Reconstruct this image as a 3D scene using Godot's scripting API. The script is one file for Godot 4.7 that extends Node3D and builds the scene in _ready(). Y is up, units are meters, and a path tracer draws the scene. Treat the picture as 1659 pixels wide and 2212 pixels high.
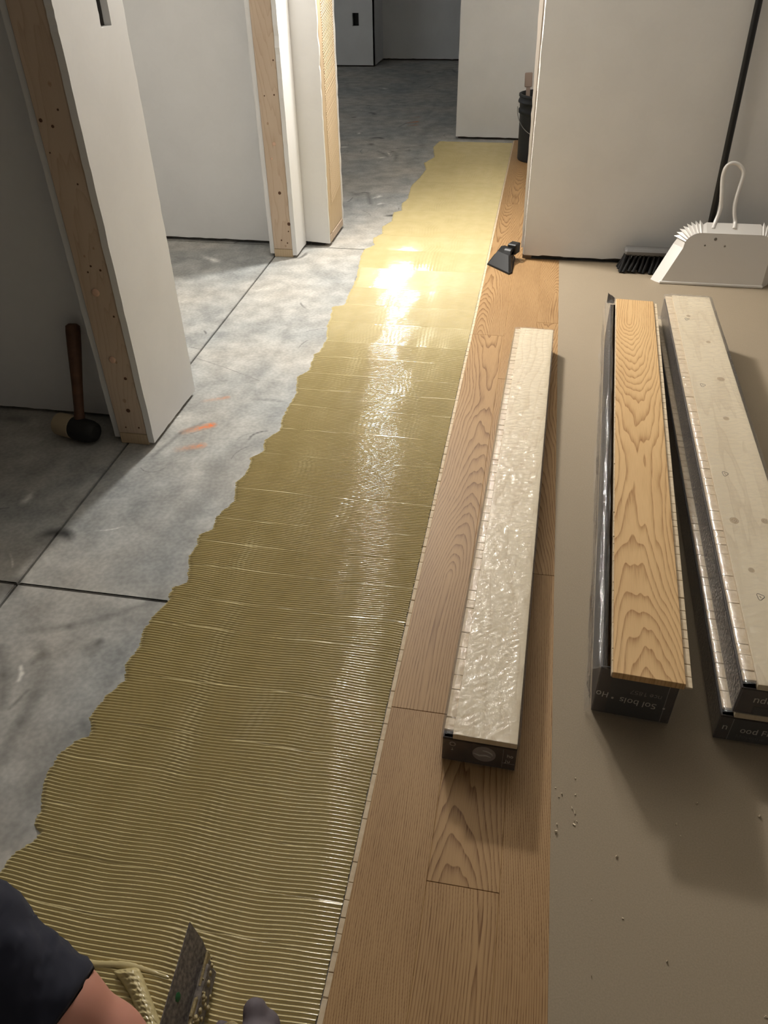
extends Node3D
# A corridor of a house under construction: adhesive being trowelled beside new oak planks.
# World: y = 0 is the top of the oak planks, -z runs along the planks, the bare slab lies at y = SLAB.

const W := 1659.0
const H := 2212.0
const FOCAL := 1659.0
const EYE := Vector3(0, 1.2, 0)
const SLAB := -0.012
var cam_basis := Basis(Vector3(0.98429647, -0.01493798, -0.17589005), Vector3(-0.09602193, 0.79079096, -0.60450761), Vector3(0.14812238, 0.61190401, 0.77693838))
var rng := RandomNumberGenerator.new()
var M := {}
var taken := {}

# ---------------------------------------------------------------- pixels to places
func ray(x: float, y: float) -> Vector3:
	return (cam_basis * Vector3(x - W / 2, -(y - H / 2), -FOCAL)).normalized()

func P(x: float, y: float, height := 0.0) -> Vector3:
	var r := ray(x, y)
	return EYE + r * ((height - EYE.y) / r.y)

func PZ(x: float, y: float, z: float) -> Vector3:
	var r := ray(x, y)
	return EYE + r * ((z - EYE.z) / r.z)

func PX(x: float, y: float, at: float) -> Vector3:
	var r := ray(x, y)
	return EYE + r * ((at - EYE.x) / r.x)

# ---------------------------------------------------------------- mesh builder
class MB:
	var v := PackedVector3Array()
	var n := PackedVector3Array()
	var uv := PackedVector2Array()
	var col := PackedColorArray()
	var idx := PackedInt32Array()
	var xf := Transform3D.IDENTITY
	var mode := 0                      # which two axes give the texture place: 0 x,z  1 x,y  2 z,y
	var us := Vector2.ONE
	var uo := Vector2.ZERO
	var tint := Color.WHITE
	var tinted := false

	func put(p: Vector3, nn: Vector3) -> int:
		v.append(xf * p)
		n.append((xf.basis * nn).normalized())
		var q := Vector2(p.x, p.z)
		if mode == 1:
			q = Vector2(p.x, p.y)
		elif mode == 2:
			q = Vector2(p.z, p.y)
		uv.append(q * us + uo)
		if tinted:
			col.append(tint)
		return v.size() - 1

	func tri(a: Vector3, b: Vector3, c: Vector3) -> void:      # counter-clockwise seen from outside
		var nn := (b - a).cross(c - a)
		if nn.length_squared() < 1e-18:
			return
		nn = nn.normalized()
		var i := put(a, nn)
		put(b, nn)
		put(c, nn)
		idx.append_array(PackedInt32Array([i, i + 2, i + 1]))

	func quad(a: Vector3, b: Vector3, c: Vector3, d: Vector3) -> void:
		var nn := (c - a).cross(d - b).normalized()
		var i := put(a, nn)
		put(b, nn)
		put(c, nn)
		put(d, nn)
		idx.append_array(PackedInt32Array([i, i + 2, i + 1, i, i + 3, i + 2]))

	func quad_out(a: Vector3, b: Vector3, c: Vector3, d: Vector3, inside: Vector3) -> void:
		if (c - a).cross(d - b).dot((a + b + c + d) / 4.0 - inside) < 0.0:
			quad(d, c, b, a)
		else:
			quad(a, b, c, d)

	func tri_out(a: Vector3, b: Vector3, c: Vector3, inside: Vector3) -> void:
		if (b - a).cross(c - a).dot((a + b + c) / 3.0 - inside) < 0.0:
			tri(c, b, a)
		else:
			tri(a, b, c)

	func box(lo: Vector3, hi: Vector3, bev := 0.0) -> void:
		var c := (lo + hi) / 2.0
		var e := (hi - lo) / 2.0
		var b: float = min(bev, min(e.x, min(e.y, e.z)) * 0.9)
		var pt := func(s: Vector3, axis: int) -> Vector3:
			var q := e - Vector3(b, b, b)
			q[axis] = e[axis]
			return c + q * s
		for ax in 3:
			for s in [-1.0, 1.0]:
				var a1 := (ax + 1) % 3
				var a2 := (ax + 2) % 3
				var ps := []
				for k in [[-1.0, -1.0], [1.0, -1.0], [1.0, 1.0], [-1.0, 1.0]]:
					var sg := Vector3.ZERO
					sg[ax] = s
					sg[a1] = k[0]
					sg[a2] = k[1]
					ps.append(pt.call(sg, ax))
				quad_out(ps[0], ps[1], ps[2], ps[3], c)
		if b <= 0.0:
			return
		for ax in 3:                       # edges that run along ax
			var a1 := (ax + 1) % 3
			var a2 := (ax + 2) % 3
			for s1 in [-1.0, 1.0]:
				for s2 in [-1.0, 1.0]:
					var lo_s := Vector3.ZERO
					lo_s[ax] = -1.0
					lo_s[a1] = s1
					lo_s[a2] = s2
					var hi_s := lo_s
					hi_s[ax] = 1.0
					quad_out(pt.call(lo_s, a1), pt.call(lo_s, a2), pt.call(hi_s, a2), pt.call(hi_s, a1), c)
		for sx in [-1.0, 1.0]:
			for sy in [-1.0, 1.0]:
				for sz in [-1.0, 1.0]:
					var s := Vector3(sx, sy, sz)
					tri_out(pt.call(s, 0), pt.call(s, 1), pt.call(s, 2), c)

	# rows of points; neighbours share smooth normals; faces so that (along row) x (next row) points out
	func grid(rows: Array, close_row := false, flip := false) -> void:
		var nr := rows.size()
		var nc: int = rows[0].size()
		var base := v.size()
		for r in nr:
			for c in nc:
				var l: Vector3 = rows[r][(c - 1 + nc) % nc] if close_row or c > 0 else rows[r][c]
				var rt: Vector3 = rows[r][(c + 1) % nc] if close_row or c < nc - 1 else rows[r][c]
				var u: Vector3 = rows[max(r - 1, 0)][c]
				var d: Vector3 = rows[min(r + 1, nr - 1)][c]
				var nn := (rt - l).cross(d - u)
				if nn.length_squared() < 1e-20:
					nn = Vector3.UP
				put(rows[r][c], -nn if flip else nn)
		var cols := nc if close_row else nc - 1
		for r in nr - 1:
			for c in cols:
				var a := base + r * nc + c
				var b := base + r * nc + (c + 1) % nc
				var cc := b + nc
				var d := a + nc
				if flip:
					idx.append_array(PackedInt32Array([a, b, cc, a, cc, d]))
				else:
					idx.append_array(PackedInt32Array([a, cc, b, a, d, cc]))

	func tube(path: PackedVector3Array, radii: PackedFloat32Array, sides := 10, caps := true, squash := 1.0) -> void:
		var rows := []
		var side := Vector3.ZERO
		for i in path.size():
			var t: Vector3 = (path[min(i + 1, path.size() - 1)] - path[max(i - 1, 0)]).normalized()
			if i == 0:
				side = t.cross(Vector3.UP if absf(t.y) < 0.9 else Vector3.RIGHT).normalized()
			side = (side - t * side.dot(t)).normalized()
			var o := t.cross(side)
			var row := []
			for k in sides:
				var a := TAU * k / sides
				row.append(path[i] + (side * cos(a) + o * sin(a) * squash) * radii[min(i, radii.size() - 1)])
			rows.append(row)
		grid(rows, true)
		if caps:
			for e in [0, rows.size() - 1]:
				var inside: Vector3 = path[1] if e == 0 else path[path.size() - 2]
				for k in sides:
					tri_out(path[e], rows[e][k], rows[e][(k + 1) % sides], inside)

	func lathe(profile: Array, sides := 24) -> void:            # (radius, height) from bottom to top, outside
		var rows := []
		for p in profile:
			var row := []
			for k in sides:
				var a := -TAU * k / sides
				row.append(Vector3(p.x * cos(a), p.y, p.x * sin(a)))
			rows.append(row)
		grid(rows, true)

	func prism(poly: PackedVector2Array, y0: float, y1: float, bev := 0.0) -> void:   # outline in x,z
		var inner := poly
		if bev > 0.0:
			var got := Geometry2D.offset_polygon(poly, -bev)
			if got.size() == 1 and got[0].size() == poly.size():
				inner = got[0]
		var t := Geometry2D.triangulate_polygon(inner)
		for i in range(0, t.size(), 3):
			var a := inner[t[i]]
			var b := inner[t[i + 1]]
			var c := inner[t[i + 2]]
			tri_out(Vector3(a.x, y1, a.y), Vector3(b.x, y1, b.y), Vector3(c.x, y1, c.y), Vector3(a.x, y1 - 1.0, a.y))
		t = Geometry2D.triangulate_polygon(poly)
		for i in range(0, t.size(), 3):
			var a := poly[t[i]]
			var b := poly[t[i + 1]]
			var c := poly[t[i + 2]]
			tri_out(Vector3(a.x, y0, a.y), Vector3(b.x, y0, b.y), Vector3(c.x, y0, c.y), Vector3(a.x, y0 + 1.0, a.y))
		var turn := -1.0 if Geometry2D.is_polygon_clockwise(poly) else 1.0
		for i in poly.size():
			var a := poly[i]
			var b := poly[(i + 1) % poly.size()]
			var out2 := Vector2((b - a).y, -(b - a).x) * turn
			var inside := Vector3((a.x + b.x) / 2 - out2.x, (y0 + y1) / 2, (a.y + b.y) / 2 - out2.y)
			var top := y1 - bev if inner != poly else y1
			quad_out(Vector3(a.x, y0, a.y), Vector3(b.x, y0, b.y), Vector3(b.x, top, b.y), Vector3(a.x, top, a.y), inside)
			if inner != poly:
				var c := inner[i]
				var d := inner[(i + 1) % poly.size()]
				quad_out(Vector3(a.x, top, a.y), Vector3(b.x, top, b.y), Vector3(d.x, y1, d.y), Vector3(c.x, y1, c.y), inside)

	func mesh() -> ArrayMesh:
		var arr := []
		arr.resize(Mesh.ARRAY_MAX)
		arr[Mesh.ARRAY_VERTEX] = v
		arr[Mesh.ARRAY_NORMAL] = n
		arr[Mesh.ARRAY_TEX_UV] = uv
		if tinted:
			arr[Mesh.ARRAY_COLOR] = col
		arr[Mesh.ARRAY_INDEX] = idx
		var m := ArrayMesh.new()
		m.add_surface_from_arrays(Mesh.PRIMITIVE_TRIANGLES, arr)
		return m

# ---------------------------------------------------------------- nodes
func numbered(called: String) -> String:
	if not taken.has(called):
		taken[called] = 0
		return called
	taken[called] += 1
	return "%s_%03d" % [called, taken[called]]

func tag(o: Node, label: String, category: String, group := "") -> Node:
	o.set_meta("label", label)
	o.set_meta("category", category)
	if group:
		o.set_meta("group", group)
	return o

func thing(called: String, label: String, category: String, xf := Transform3D.IDENTITY, group := "") -> Node3D:
	var o := Node3D.new()
	o.name = numbered(called)
	add_child(o)
	o.transform = xf
	tag(o, label, category, group)
	return o

func setting(called: String, label := "") -> Node3D:
	var o := Node3D.new()
	o.name = numbered(called)
	add_child(o)
	o.set_meta("kind", "structure")
	if label:
		o.set_meta("label", label)
	return o

func put_mesh(called: String, mesh: Mesh, material: Material, parent: Node) -> MeshInstance3D:
	var o := MeshInstance3D.new()
	o.mesh = mesh
	o.material_override = material
	if parent == self:
		o.name = numbered(called)
		add_child(o)
	else:
		o.name = called
		parent.add_child(o, true)
	return o

func part(called: String, b: MB, material: Material, parent: Node, label := "") -> MeshInstance3D:
	var o := put_mesh(called, b.mesh(), material, parent)
	if label:
		o.set_meta("label", label)
	return o

func box_part(called: String, lo: Vector3, hi: Vector3, bev: float, material: Material, parent: Node, mode := 0, us := Vector2.ONE, uo := Vector2.ZERO) -> MeshInstance3D:
	var b := MB.new()
	b.mode = mode
	b.us = us
	b.uo = uo
	b.box(lo, hi, bev)
	return part(called, b, material, parent)

func words(text: String, size: float, material: Material, parent: Node, xf: Transform3D, called := "lettering") -> MeshInstance3D:
	var t := TextMesh.new()
	t.text = text
	t.font_size = 32
	t.pixel_size = size / 32.0
	t.depth = 0.0006
	t.curve_step = 2.0
	var f := SystemFont.new()
	f.font_names = PackedStringArray(["Droid Sans"])
	t.font = f
	var o := put_mesh(called, t, material, parent)
	o.transform = xf
	return o

func _ready() -> void:
	rng.seed = 20240611
	# ---- camera
	var cam := Camera3D.new()
	cam.name = "camera"
	cam.transform = Transform3D(cam_basis, EYE)
	cam.fov = rad_to_deg(2.0 * atan(H / 2.0 / FOCAL))
	cam.near = 0.05
	cam.far = 60.0
	add_child(cam)
	cam.current = true
	# ---- sky, exposure: grey daylight reaches in only through the window added to the far room
	var we := WorldEnvironment.new()
	we.name = "environment"
	var env := Environment.new()
	env.background_mode = Environment.BG_COLOR
	env.background_color = Color(0.86, 0.88, 0.90)
	env.background_energy_multiplier = 4.0
	env.ambient_light_source = Environment.AMBIENT_SOURCE_DISABLED
	env.tonemap_mode = Environment.TONE_MAPPER_LINEAR
	env.tonemap_exposure = 1.0
	env.sdfgi_enabled = true
	env.ssao_enabled = true
	env.ssil_enabled = true
	we.environment = env
	add_child(we)
	make_materials()
	print("materials")
	# ---- the one lamp: clipped to the passage stud, its place read from three shadow edges and a bundle's shadow
	# one head looks down the floor towards the camera, the other, added for fill, is turned up to the ceiling
	build_lamp(Vector3(-0.725, 1.484, -3.54), [[Vector3.ZERO, Vector3(0.52, -0.54, 0.66), 2.35], [Vector3(0.0, 0.19, -0.01), Vector3(0.15, 0.85, 0.5), 4.6]], Color8(255, 251, 245))
	# ---- structure
	build_shell()
	build_oak()
	print("structure")
	build_adhesive()
	print("adhesive")
	# ---- things
	build_bundles()
	build_broom()
	build_dustpan()
	build_tools()
	build_trowel_and_arm()
	print("things")

# ---------------------------------------------------------------- materials
func noise(freq: float, seed_: int, octaves := 3, type := FastNoiseLite.TYPE_SIMPLEX_SMOOTH) -> FastNoiseLite:
	var f := FastNoiseLite.new()
	f.noise_type = type
	f.frequency = freq
	f.seed = seed_
	f.fractal_octaves = octaves
	if octaves <= 1:
		f.fractal_type = FastNoiseLite.FRACTAL_NONE
	return f

func flat(name_: String, c: Color, rough := 0.8, metal := 0.0, spec := 0.5) -> StandardMaterial3D:
	var m := StandardMaterial3D.new()
	m.resource_name = name_
	m.albedo_color = c
	m.roughness = rough
	m.metallic = metal
	m.metallic_specular = spec
	M[name_] = m
	return m

func picture(w: int, h: int, data: PackedByteArray) -> ImageTexture:
	var im := Image.create_from_data(w, h, false, Image.FORMAT_RGB8, data)
	return ImageTexture.create_from_image(im)

# a tiling map of noise between two colours
func ramp_tex(freq: float, seed_: int, a: Color, b: Color, size := 512, octaves := 4, type := FastNoiseLite.TYPE_SIMPLEX_SMOOTH) -> ImageTexture:
	var im := noise(freq, seed_, octaves, type).get_seamless_image(size, size)
	im.convert(Image.FORMAT_L8)
	var d := im.get_data()
	var lut := PackedByteArray()
	for i in 256:
		var c := a.lerp(b, i / 255.0)
		lut.append_array(PackedByteArray([int(c.r * 255), int(c.g * 255), int(c.b * 255)]))
	var o := PackedByteArray()
	o.resize(size * size * 3)
	for i in d.size():
		var k := d[i] * 3
		o[i * 3] = lut[k]
		o[i * 3 + 1] = lut[k + 1]
		o[i * 3 + 2] = lut[k + 2]
	return picture(size, size, o)

func bump_tex(freq: float, seed_: int, size := 512, octaves := 3, strength := 4.0, type := FastNoiseLite.TYPE_SIMPLEX_SMOOTH) -> ImageTexture:
	var im := noise(freq, seed_, octaves, type).get_seamless_image(size, size)
	im.convert(Image.FORMAT_RGBA8)
	im.bump_map_to_normal_map(strength)
	return ImageTexture.create_from_image(im)

func triplanar(m: StandardMaterial3D, per_metre: float, world := true) -> StandardMaterial3D:
	m.uv1_triplanar = true
	m.uv1_world_triplanar = world
	m.uv1_scale = Vector3.ONE * per_metre
	return m

# plain-sawn timber: rings of a trunk cut lengthwise. centre: where the pith passes across the board, dip: how the cut wanders in and out of the rings
func timber(w: int, h: int, width: float, length: float, seed_: int, centre: float, sway: float, dip0: float, dip: float, ring: float, saddle: float, pale: Color, dark: Color, pores: float, lines: float, knots := []) -> ImageTexture:
	var n1 := noise(1.3, seed_, 2)
	var n2 := noise(5.0, seed_ + 7, 2)
	var n3 := noise(1.0, seed_ + 13, 2)
	var tone := noise(1.0, seed_ + 29, 2)
	var data := PackedByteArray()
	data.resize(w * h * 3)
	var i := 0
	for y in h:
		var t := length * y / h
		var cx := centre + sway * n1.get_noise_2d(t * 0.7, 3.0)
		var dd := maxf(0.008, dip0 + dip * (1.0 - (t - saddle) * (t - saddle) / 0.8) + 0.004 * n1.get_noise_2d(t * 2.0, 40.0))
		for x in w:
			var u := width * (x / float(w) - 0.5)
			var ux := u
			var ut := dd
			var dk := 0.0
			for k in knots:
				var dx: float = (u - k[0])
				var dt: float = (t - k[1]) * 0.8
				var q: float = sqrt(dx * dx + dt * dt) / float(k[2])
				if q < 6.0:
					ux += dx * 0.9 * exp(-q * 0.7)
					if q < 1.25:
						dk = maxf(dk, smoothstep(1.25, 0.85, q) * (0.65 + 0.35 * sin(q * 14.0)))
			var wob := n2.get_noise_2d(u * 6.0, t * 0.7)
			var r := (sqrt((ux - cx) * (ux - cx) + ut * ut) + wob * ring * 0.5) / ring
			var fr := r - floorf(r)
			var line := fr * fr * fr * fr * (1.0 - smoothstep(0.94, 1.0, fr))
			var pore := n3.get_noise_2d(u * 900.0, t * 13.0)
			var g := lines * line * (0.8 + 0.5 * pore) + pores * maxf(0.0, pore) * (0.35 + line)
			g += 0.10 * tone.get_noise_2d(u * 9.0, t * 2.0)
			g = clampf(g + dk * 0.95, 0.0, 1.0)
			data[i] = int(255.0 * lerpf(pale.r, dark.r, g))
			data[i + 1] = int(255.0 * lerpf(pale.g, dark.g, g))
			data[i + 2] = int(255.0 * lerpf(pale.b, dark.b, g))
			i += 3
	return picture(w, h, data)

var slab_lo := Vector2(-2.5, -4.4)
var slab_size := Vector2(2.6, 4.4)

func concrete() -> ImageTexture:
	var w := 1100
	var h := 1860
	var a := noise(0.004, 5, 4).get_image(w, h)
	var b := noise(0.02, 6, 5).get_image(w, h)
	var c := noise(0.16, 9, 3).get_image(w, h)
	var rg := noise(0.013, 12, 4)
	rg.fractal_type = FastNoiseLite.FRACTAL_RIDGED
	rg.domain_warp_enabled = true
	rg.domain_warp_amplitude = 40.0
	rg.domain_warp_frequency = 0.01
	var e := rg.get_image(w, h)
	for im in [a, b, c, e]:
		im.convert(Image.FORMAT_L8)
	var da: PackedByteArray = a.get_data()
	var db: PackedByteArray = b.get_data()
	var dc: PackedByteArray = c.get_data()
	var de: PackedByteArray = e.get_data()
	var val := PackedFloat32Array()
	val.resize(w * h)
	for i in w * h:
		var q := 0.66 + (da[i] - 128) * 0.0004 + (db[i] - 128) * 0.0007 + (dc[i] - 128) * 0.00035
		if de[i] > 215 and dc[i] > 110:
			q -= (de[i] - 215) * 0.0012
		val[i] = q
	# scuffs, stains, hairline cracks, painted shade beyond the passage: [points in photograph pixels, width m, strength]
	var marks := [
		[[[60, 1362], [150, 1352], [230, 1330], [330, 1300]], 0.016, -0.10], [[[100, 1440], [75, 1500], [45, 1560], [0, 1640]], 0.02, -0.10], [[[0, 1400], [8, 1460], [4, 1520]], 0.02, -0.13],
		[[[70, 1430], [95, 1415], [85, 1395]], 0.02, -0.12], [[[185, 1400], [215, 1385], [200, 1410]], 0.014, -0.12], [[[420, 772], [490, 795], [560, 822]], 0.0022, -0.2],
		[[[330, 985], [390, 935], [440, 912]], 0.012, -0.13], [[[40, 1468], [46, 1455], [44, 1440]], 0.007, 0.28], [[[255, 1240], [420, 1100], [520, 1010]], 0.05, -0.05],
		[[[310, 1350], [340, 1290], [350, 1230]], 0.03, -0.06], [[[20, 1530], [60, 1490]], 0.006, -0.12], [[[180, 1560], [190, 1590]], 0.012, -0.12], [[[120, 1620], [70, 1700], [30, 1780]], 0.05, -0.05],
		[[[770, 385], [790, 400], [800, 440]], 0.02, -0.16], [[[750, 410], [770, 420], [830, 400]], 0.03, -0.12], [[[760, 360], [830, 372], [880, 380]], 0.05, -0.15], [[[800, 345], [870, 350], [920, 345]], 0.08, -0.15],  # dark patches beyond the passage: fading lamp light painted into the slab colour
		[[[630, 690], [600, 760], [520, 860]], 0.02, -0.05], [[[440, 1060], [470, 1010], [530, 960]], 0.05, -0.06]]
	# float swirls and scratches left in the surface
	var rs := RandomNumberGenerator.new()
	rs.seed = 77
	for k in 260:
		var c2 := slab_lo + Vector2(rs.randf(), rs.randf()) * slab_size
		var a0 := rs.randf() * TAU
		var rr := rs.randf_range(0.03, 0.25)
		var sweep := rs.randf_range(0.03, 0.12) / rr * (1.0 if rs.randf() < 0.5 else -1.0)
		var run := []
		for q in 6:
			run.append(c2 + Vector2(cos(a0 + sweep * q / 5.0), sin(a0 + sweep * q / 5.0)) * rr)
		marks.append([run, rs.randf_range(0.0024, 0.006) if k % 5 else rs.randf_range(0.012, 0.03), rs.randf_range(-0.16, -0.05) if rs.randf() < 0.6 else rs.randf_range(0.04, 0.12), true])
	for mk in marks:
		var pts: Array = mk[0]
		for s in pts.size() - 1:
			var p3 := Vector3(pts[s][0], 0, pts[s][1]) if mk.size() > 3 else P(pts[s][0], pts[s][1], SLAB)
			var q3 := Vector3(pts[s + 1][0], 0, pts[s + 1][1]) if mk.size() > 3 else P(pts[s + 1][0], pts[s + 1][1], SLAB)
			var p := (Vector2(p3.x, p3.z) - slab_lo) / slab_size * Vector2(w, h)
			var q := (Vector2(q3.x, q3.z) - slab_lo) / slab_size * Vector2(w, h)
			var rad: float = mk[1] / slab_size.x * w
			var x0 := int(maxf(0, minf(p.x, q.x) - rad))
			var x1 := int(minf(w - 1, maxf(p.x, q.x) + rad))
			var y0 := int(maxf(0, minf(p.y, q.y) - rad))
			var y1 := int(minf(h - 1, maxf(p.y, q.y) + rad))
			for yy in range(y0, y1 + 1):
				for xx in range(x0, x1 + 1):
					var near := Geometry2D.get_closest_point_to_segment(Vector2(xx, yy), p, q)
					var dd := near.distance_to(Vector2(xx, yy)) / maxf(rad, 0.9)
					if dd < 1.0:
						val[yy * w + xx] += float(mk[2]) * (1.0 - dd) * clampf(db[yy * w + xx] / 110.0, 0.2, 1.5) * 0.8
	var data := PackedByteArray()
	data.resize(w * h * 3)
	for i in w * h:
		var q := clampf(val[i], 0.05, 0.95)
		var warm := (da[i] - 128) * 0.00012
		data[i * 3] = int(255 * (q + warm))
		data[i * 3 + 1] = int(255 * q * 0.995)
		data[i * 3 + 2] = int(255 * (q * 0.965 - warm))
	# sprayed orange marks
	for sp in [[398, 932, 456, 918, 0.021, 0.85], [385, 970, 434, 962, 0.021, 0.5], [440, 866, 490, 858, 0.014, 0.35]]:
		var p3 := P(sp[0], sp[1], SLAB)
		var q3 := P(sp[2], sp[3], SLAB)
		var p := (Vector2(p3.x, p3.z) - slab_lo) / slab_size * Vector2(w, h)
		var q := (Vector2(q3.x, q3.z) - slab_lo) / slab_size * Vector2(w, h)
		var rad: float = sp[4] / slab_size.x * w
		for yy in range(int(minf(p.y, q.y) - rad), int(maxf(p.y, q.y) + rad) + 1):
			for xx in range(int(minf(p.x, q.x) - rad), int(maxf(p.x, q.x) + rad) + 1):
				var near := Geometry2D.get_closest_point_to_segment(Vector2(xx, yy), p, q)
				var dd := near.distance_to(Vector2(xx, yy)) / rad
				var along := near.distance_to(p) / maxf(1.0, p.distance_to(q))
				if dd < 1.0:
					var i := yy * w + xx
					var k := float(sp[5]) * (1.0 - dd) * (0.25 + 0.75 * along) * clampf(dc[i] / 120.0, 0.3, 1.3)
					data[i * 3] = int(lerpf(data[i * 3], 235, k))
					data[i * 3 + 1] = int(lerpf(data[i * 3 + 1], 118, k))
					data[i * 3 + 2] = int(lerpf(data[i * 3 + 2], 60, k))
	return picture(w, h, data)

func make_materials() -> void:
	# sheet of gypsum board: grey-cream paper face
	var m := flat("drywall", Color.WHITE, 0.85, 0.0, 0.35)
	m.albedo_texture = ramp_tex(0.006, 21, Color8(225, 224, 222), Color8(230, 229, 227))
	triplanar(m, 1.3)
	m.normal_enabled = true
	m.normal_texture = bump_tex(0.05, 22, 512, 3, 1.5)
	m.normal_scale = 0.06
	m = flat("gypsum", Color8(190, 184, 176), 0.95)                  # raw cut edge, crumbly
	m.albedo_texture = ramp_tex(0.08, 23, Color8(150, 145, 140), Color8(214, 208, 199), 256)
	m.albedo_color = Color.WHITE
	triplanar(m, 6.0)
	m = flat("ceiling", Color8(190, 188, 184), 0.9)
	m = flat("slab", Color.WHITE, 0.62, 0.0, 0.45)
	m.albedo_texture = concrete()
	m.normal_enabled = true
	m.normal_texture = bump_tex(0.03, 31, 512, 5, 5.0)
	m.normal_scale = 0.12
	m = flat("joint", Color8(58, 54, 50), 0.95)
	# oak faces: four boards
	var pale := Color8(174, 140, 98)
	var dark := Color8(98, 65, 36)
	var spec := [[11, 0.02, 0.03, 0.008, 0.07, 0.0046, 0.1], [52, -0.035, 0.04, 0.012, 0.06, 0.0050, 0.9], [87, 0.13, 0.04, 0.02, 0.03, 0.0036, 0.4], [133, 0.012, 0.05, 0.010, 0.08, 0.0056, 1.3], [171, -0.008, 0.03, 0.008, 0.085, 0.0052, 0.55], [190, -0.012, 0.03, 0.008, 0.095, 0.0060, 0.62]]
	for k in spec.size():
		var s: Array = spec[k]
		var o := flat("oak_%d" % k, Color.WHITE, 0.5, 0.0, 0.36)
		o.albedo_texture = timber(224, 1792, 0.116, 1.7, s[0], s[1], s[2], s[3], s[4], s[5], s[6], pale if k < 5 else Color8(216, 180, 130), dark if k < 5 else Color8(146, 104, 62), 0.55 if k < 5 else 0.42, 0.85)
	m = flat("core", Color8(214, 188, 150), 0.8)                      # strips of the plank's core
	m.albedo_texture = ramp_tex(0.03, 41, Color8(200, 178, 146), Color8(222, 206, 178), 256)
	m.albedo_color = Color.WHITE
	triplanar(m, 7.0, false)
	# pale veneer on the back of planks: one figured, one knotty
	m = flat("veneer_0", Color.WHITE, 0.6)
	m.albedo_texture = timber(192, 1400, 0.116, 1.7, 201, -0.09, 0.10, 0.05, 0.16, 0.021, 0.5, Color8(219, 204, 175), Color8(184, 160, 122), 0.3, 0.5, [[-0.02, 0.18, 0.003], [0.01, 0.32, 0.0025], [0.045, 0.26, 0.003], [-0.018, 0.5, 0.0035], [0.046, 0.78, 0.0045], [0.018, 0.86, 0.0035], [0.05, 1.1, 0.005], [-0.02, 1.3, 0.004], [0.05, 1.24, 0.005]])
	m = flat("veneer_1", Color.WHITE, 0.6)
	m.albedo_texture = timber(192, 1400, 0.116, 1.7, 233, 0.05, 0.07, 0.07, 0.10, 0.042, 0.7, Color8(222, 207, 178), Color8(150, 124, 90), 0.1, 0.22, [[-0.002, 0.30, 0.0055], [-0.012, 0.46, 0.0085], [0.052, 0.47, 0.007], [0.03, 0.9, 0.007], [0.045, 1.12, 0.009], [0.04, 1.36, 0.006], [0.0, 1.55, 0.006]])
	# spruce studs
	m = flat("spruce", Color.WHITE, 0.75)
	m.albedo_texture = timber(160, 1500, 0.14, 2.6, 305, 0.03, 0.06, 0.03, 0.1, 0.012, 1.2, Color8(200, 180, 158), Color8(160, 130, 104), 0.25, 0.4, [[0.0, 0.21, 0.005], [0.004, 0.33, 0.0035], [-0.01, 0.62, 0.0025], [0.02, 0.64, 0.0025], [0.012, 1.0, 0.004], [-0.016, 1.5, 0.004]])
	m = flat("rough_spruce", Color.WHITE, 0.85)
	m.albedo_texture = timber(160, 1500, 0.14, 2.6, 341, 0.2, 0.02, 0.03, 0.05, 0.010, 1.2, Color8(204, 182, 150), Color8(172, 146, 114), 0.3, 0.5)
	m = flat("knot", Color8(92, 62, 42), 0.8)
	m = flat("knot_pale", Color8(212, 176, 152), 0.7)
	m = flat("paper", Color.WHITE, 0.8, 0.0, 0.4)
	m.albedo_texture = ramp_tex(0.25, 61, Color8(148, 134, 113), Color8(162, 147, 125), 512, 3)
	triplanar(m, 2.2)
	m.normal_enabled = true
	m.normal_texture = bump_tex(0.02, 62, 512, 3, 2.0)
	m.normal_scale = 0.15
	m = flat("adhesive", Color.WHITE, 0.1, 0.0, 0.62)
	m.albedo_texture = ramp_tex(0.02, 71, Color8(198, 182, 132), Color8(210, 194, 146), 256)
	triplanar(m, 2.0)
	# packaging
	m = flat("carton", Color8(52, 42, 40), 0.55)
	m.albedo_texture = ramp_tex(0.03, 81, Color8(44, 36, 35), Color8(60, 49, 46), 256)
	m.albedo_color = Color.WHITE
	triplanar(m, 5.0, false)
	flat("carton_inside", Color8(78, 62, 50), 0.8)
	flat("carton_panel", Color8(38, 38, 42), 0.5)
	flat("print", Color8(205, 198, 190), 0.6)
	flat("print_grey", Color8(146, 138, 136), 0.6)
	flat("print_faint", Color8(84, 82, 84), 0.6)
	flat("film_grey", Color8(120, 116, 112), 0.3)
	flat("paddle", Color8(150, 132, 122), 0.7)
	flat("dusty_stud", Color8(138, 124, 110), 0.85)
	m = flat("pane", Color(1, 1, 1, 0.03), 0.02)
	m.transparency = BaseMaterial3D.TRANSPARENCY_ALPHA
	flat("plate", Color8(104, 94, 84), 0.9)  # plate wood coloured darker to give the shade in the gap under drywall
	flat("stamp", Color8(58, 48, 40), 0.8)
	m = flat("film", Color(1, 1, 1, 0.05), 0.07, 0.0, 0.5)
	m.transparency = BaseMaterial3D.TRANSPARENCY_ALPHA
	m.normal_enabled = true
	m.normal_texture = bump_tex(0.035, 91, 512, 4, 9.0)
	m.normal_scale = 0.5
	triplanar(m, 6.0, false)
	m.uv1_scale = Vector3(14, 14, 5)
	# tools
	m = flat("tin", Color8(236, 232, 226), 0.45, 0.3)
	flat("rivet", Color8(140, 134, 126), 0.4, 0.9)
	flat("black_plastic", Color8(28, 28, 28), 0.45)
	flat("black_rubber", Color8(26, 26, 25), 0.7)
	flat("bristle", Color8(22, 22, 22), 0.8)
	flat("broom_block", Color8(112, 110, 108), 0.6)
	flat("handle_black", Color8(24, 23, 22), 0.4)
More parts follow.
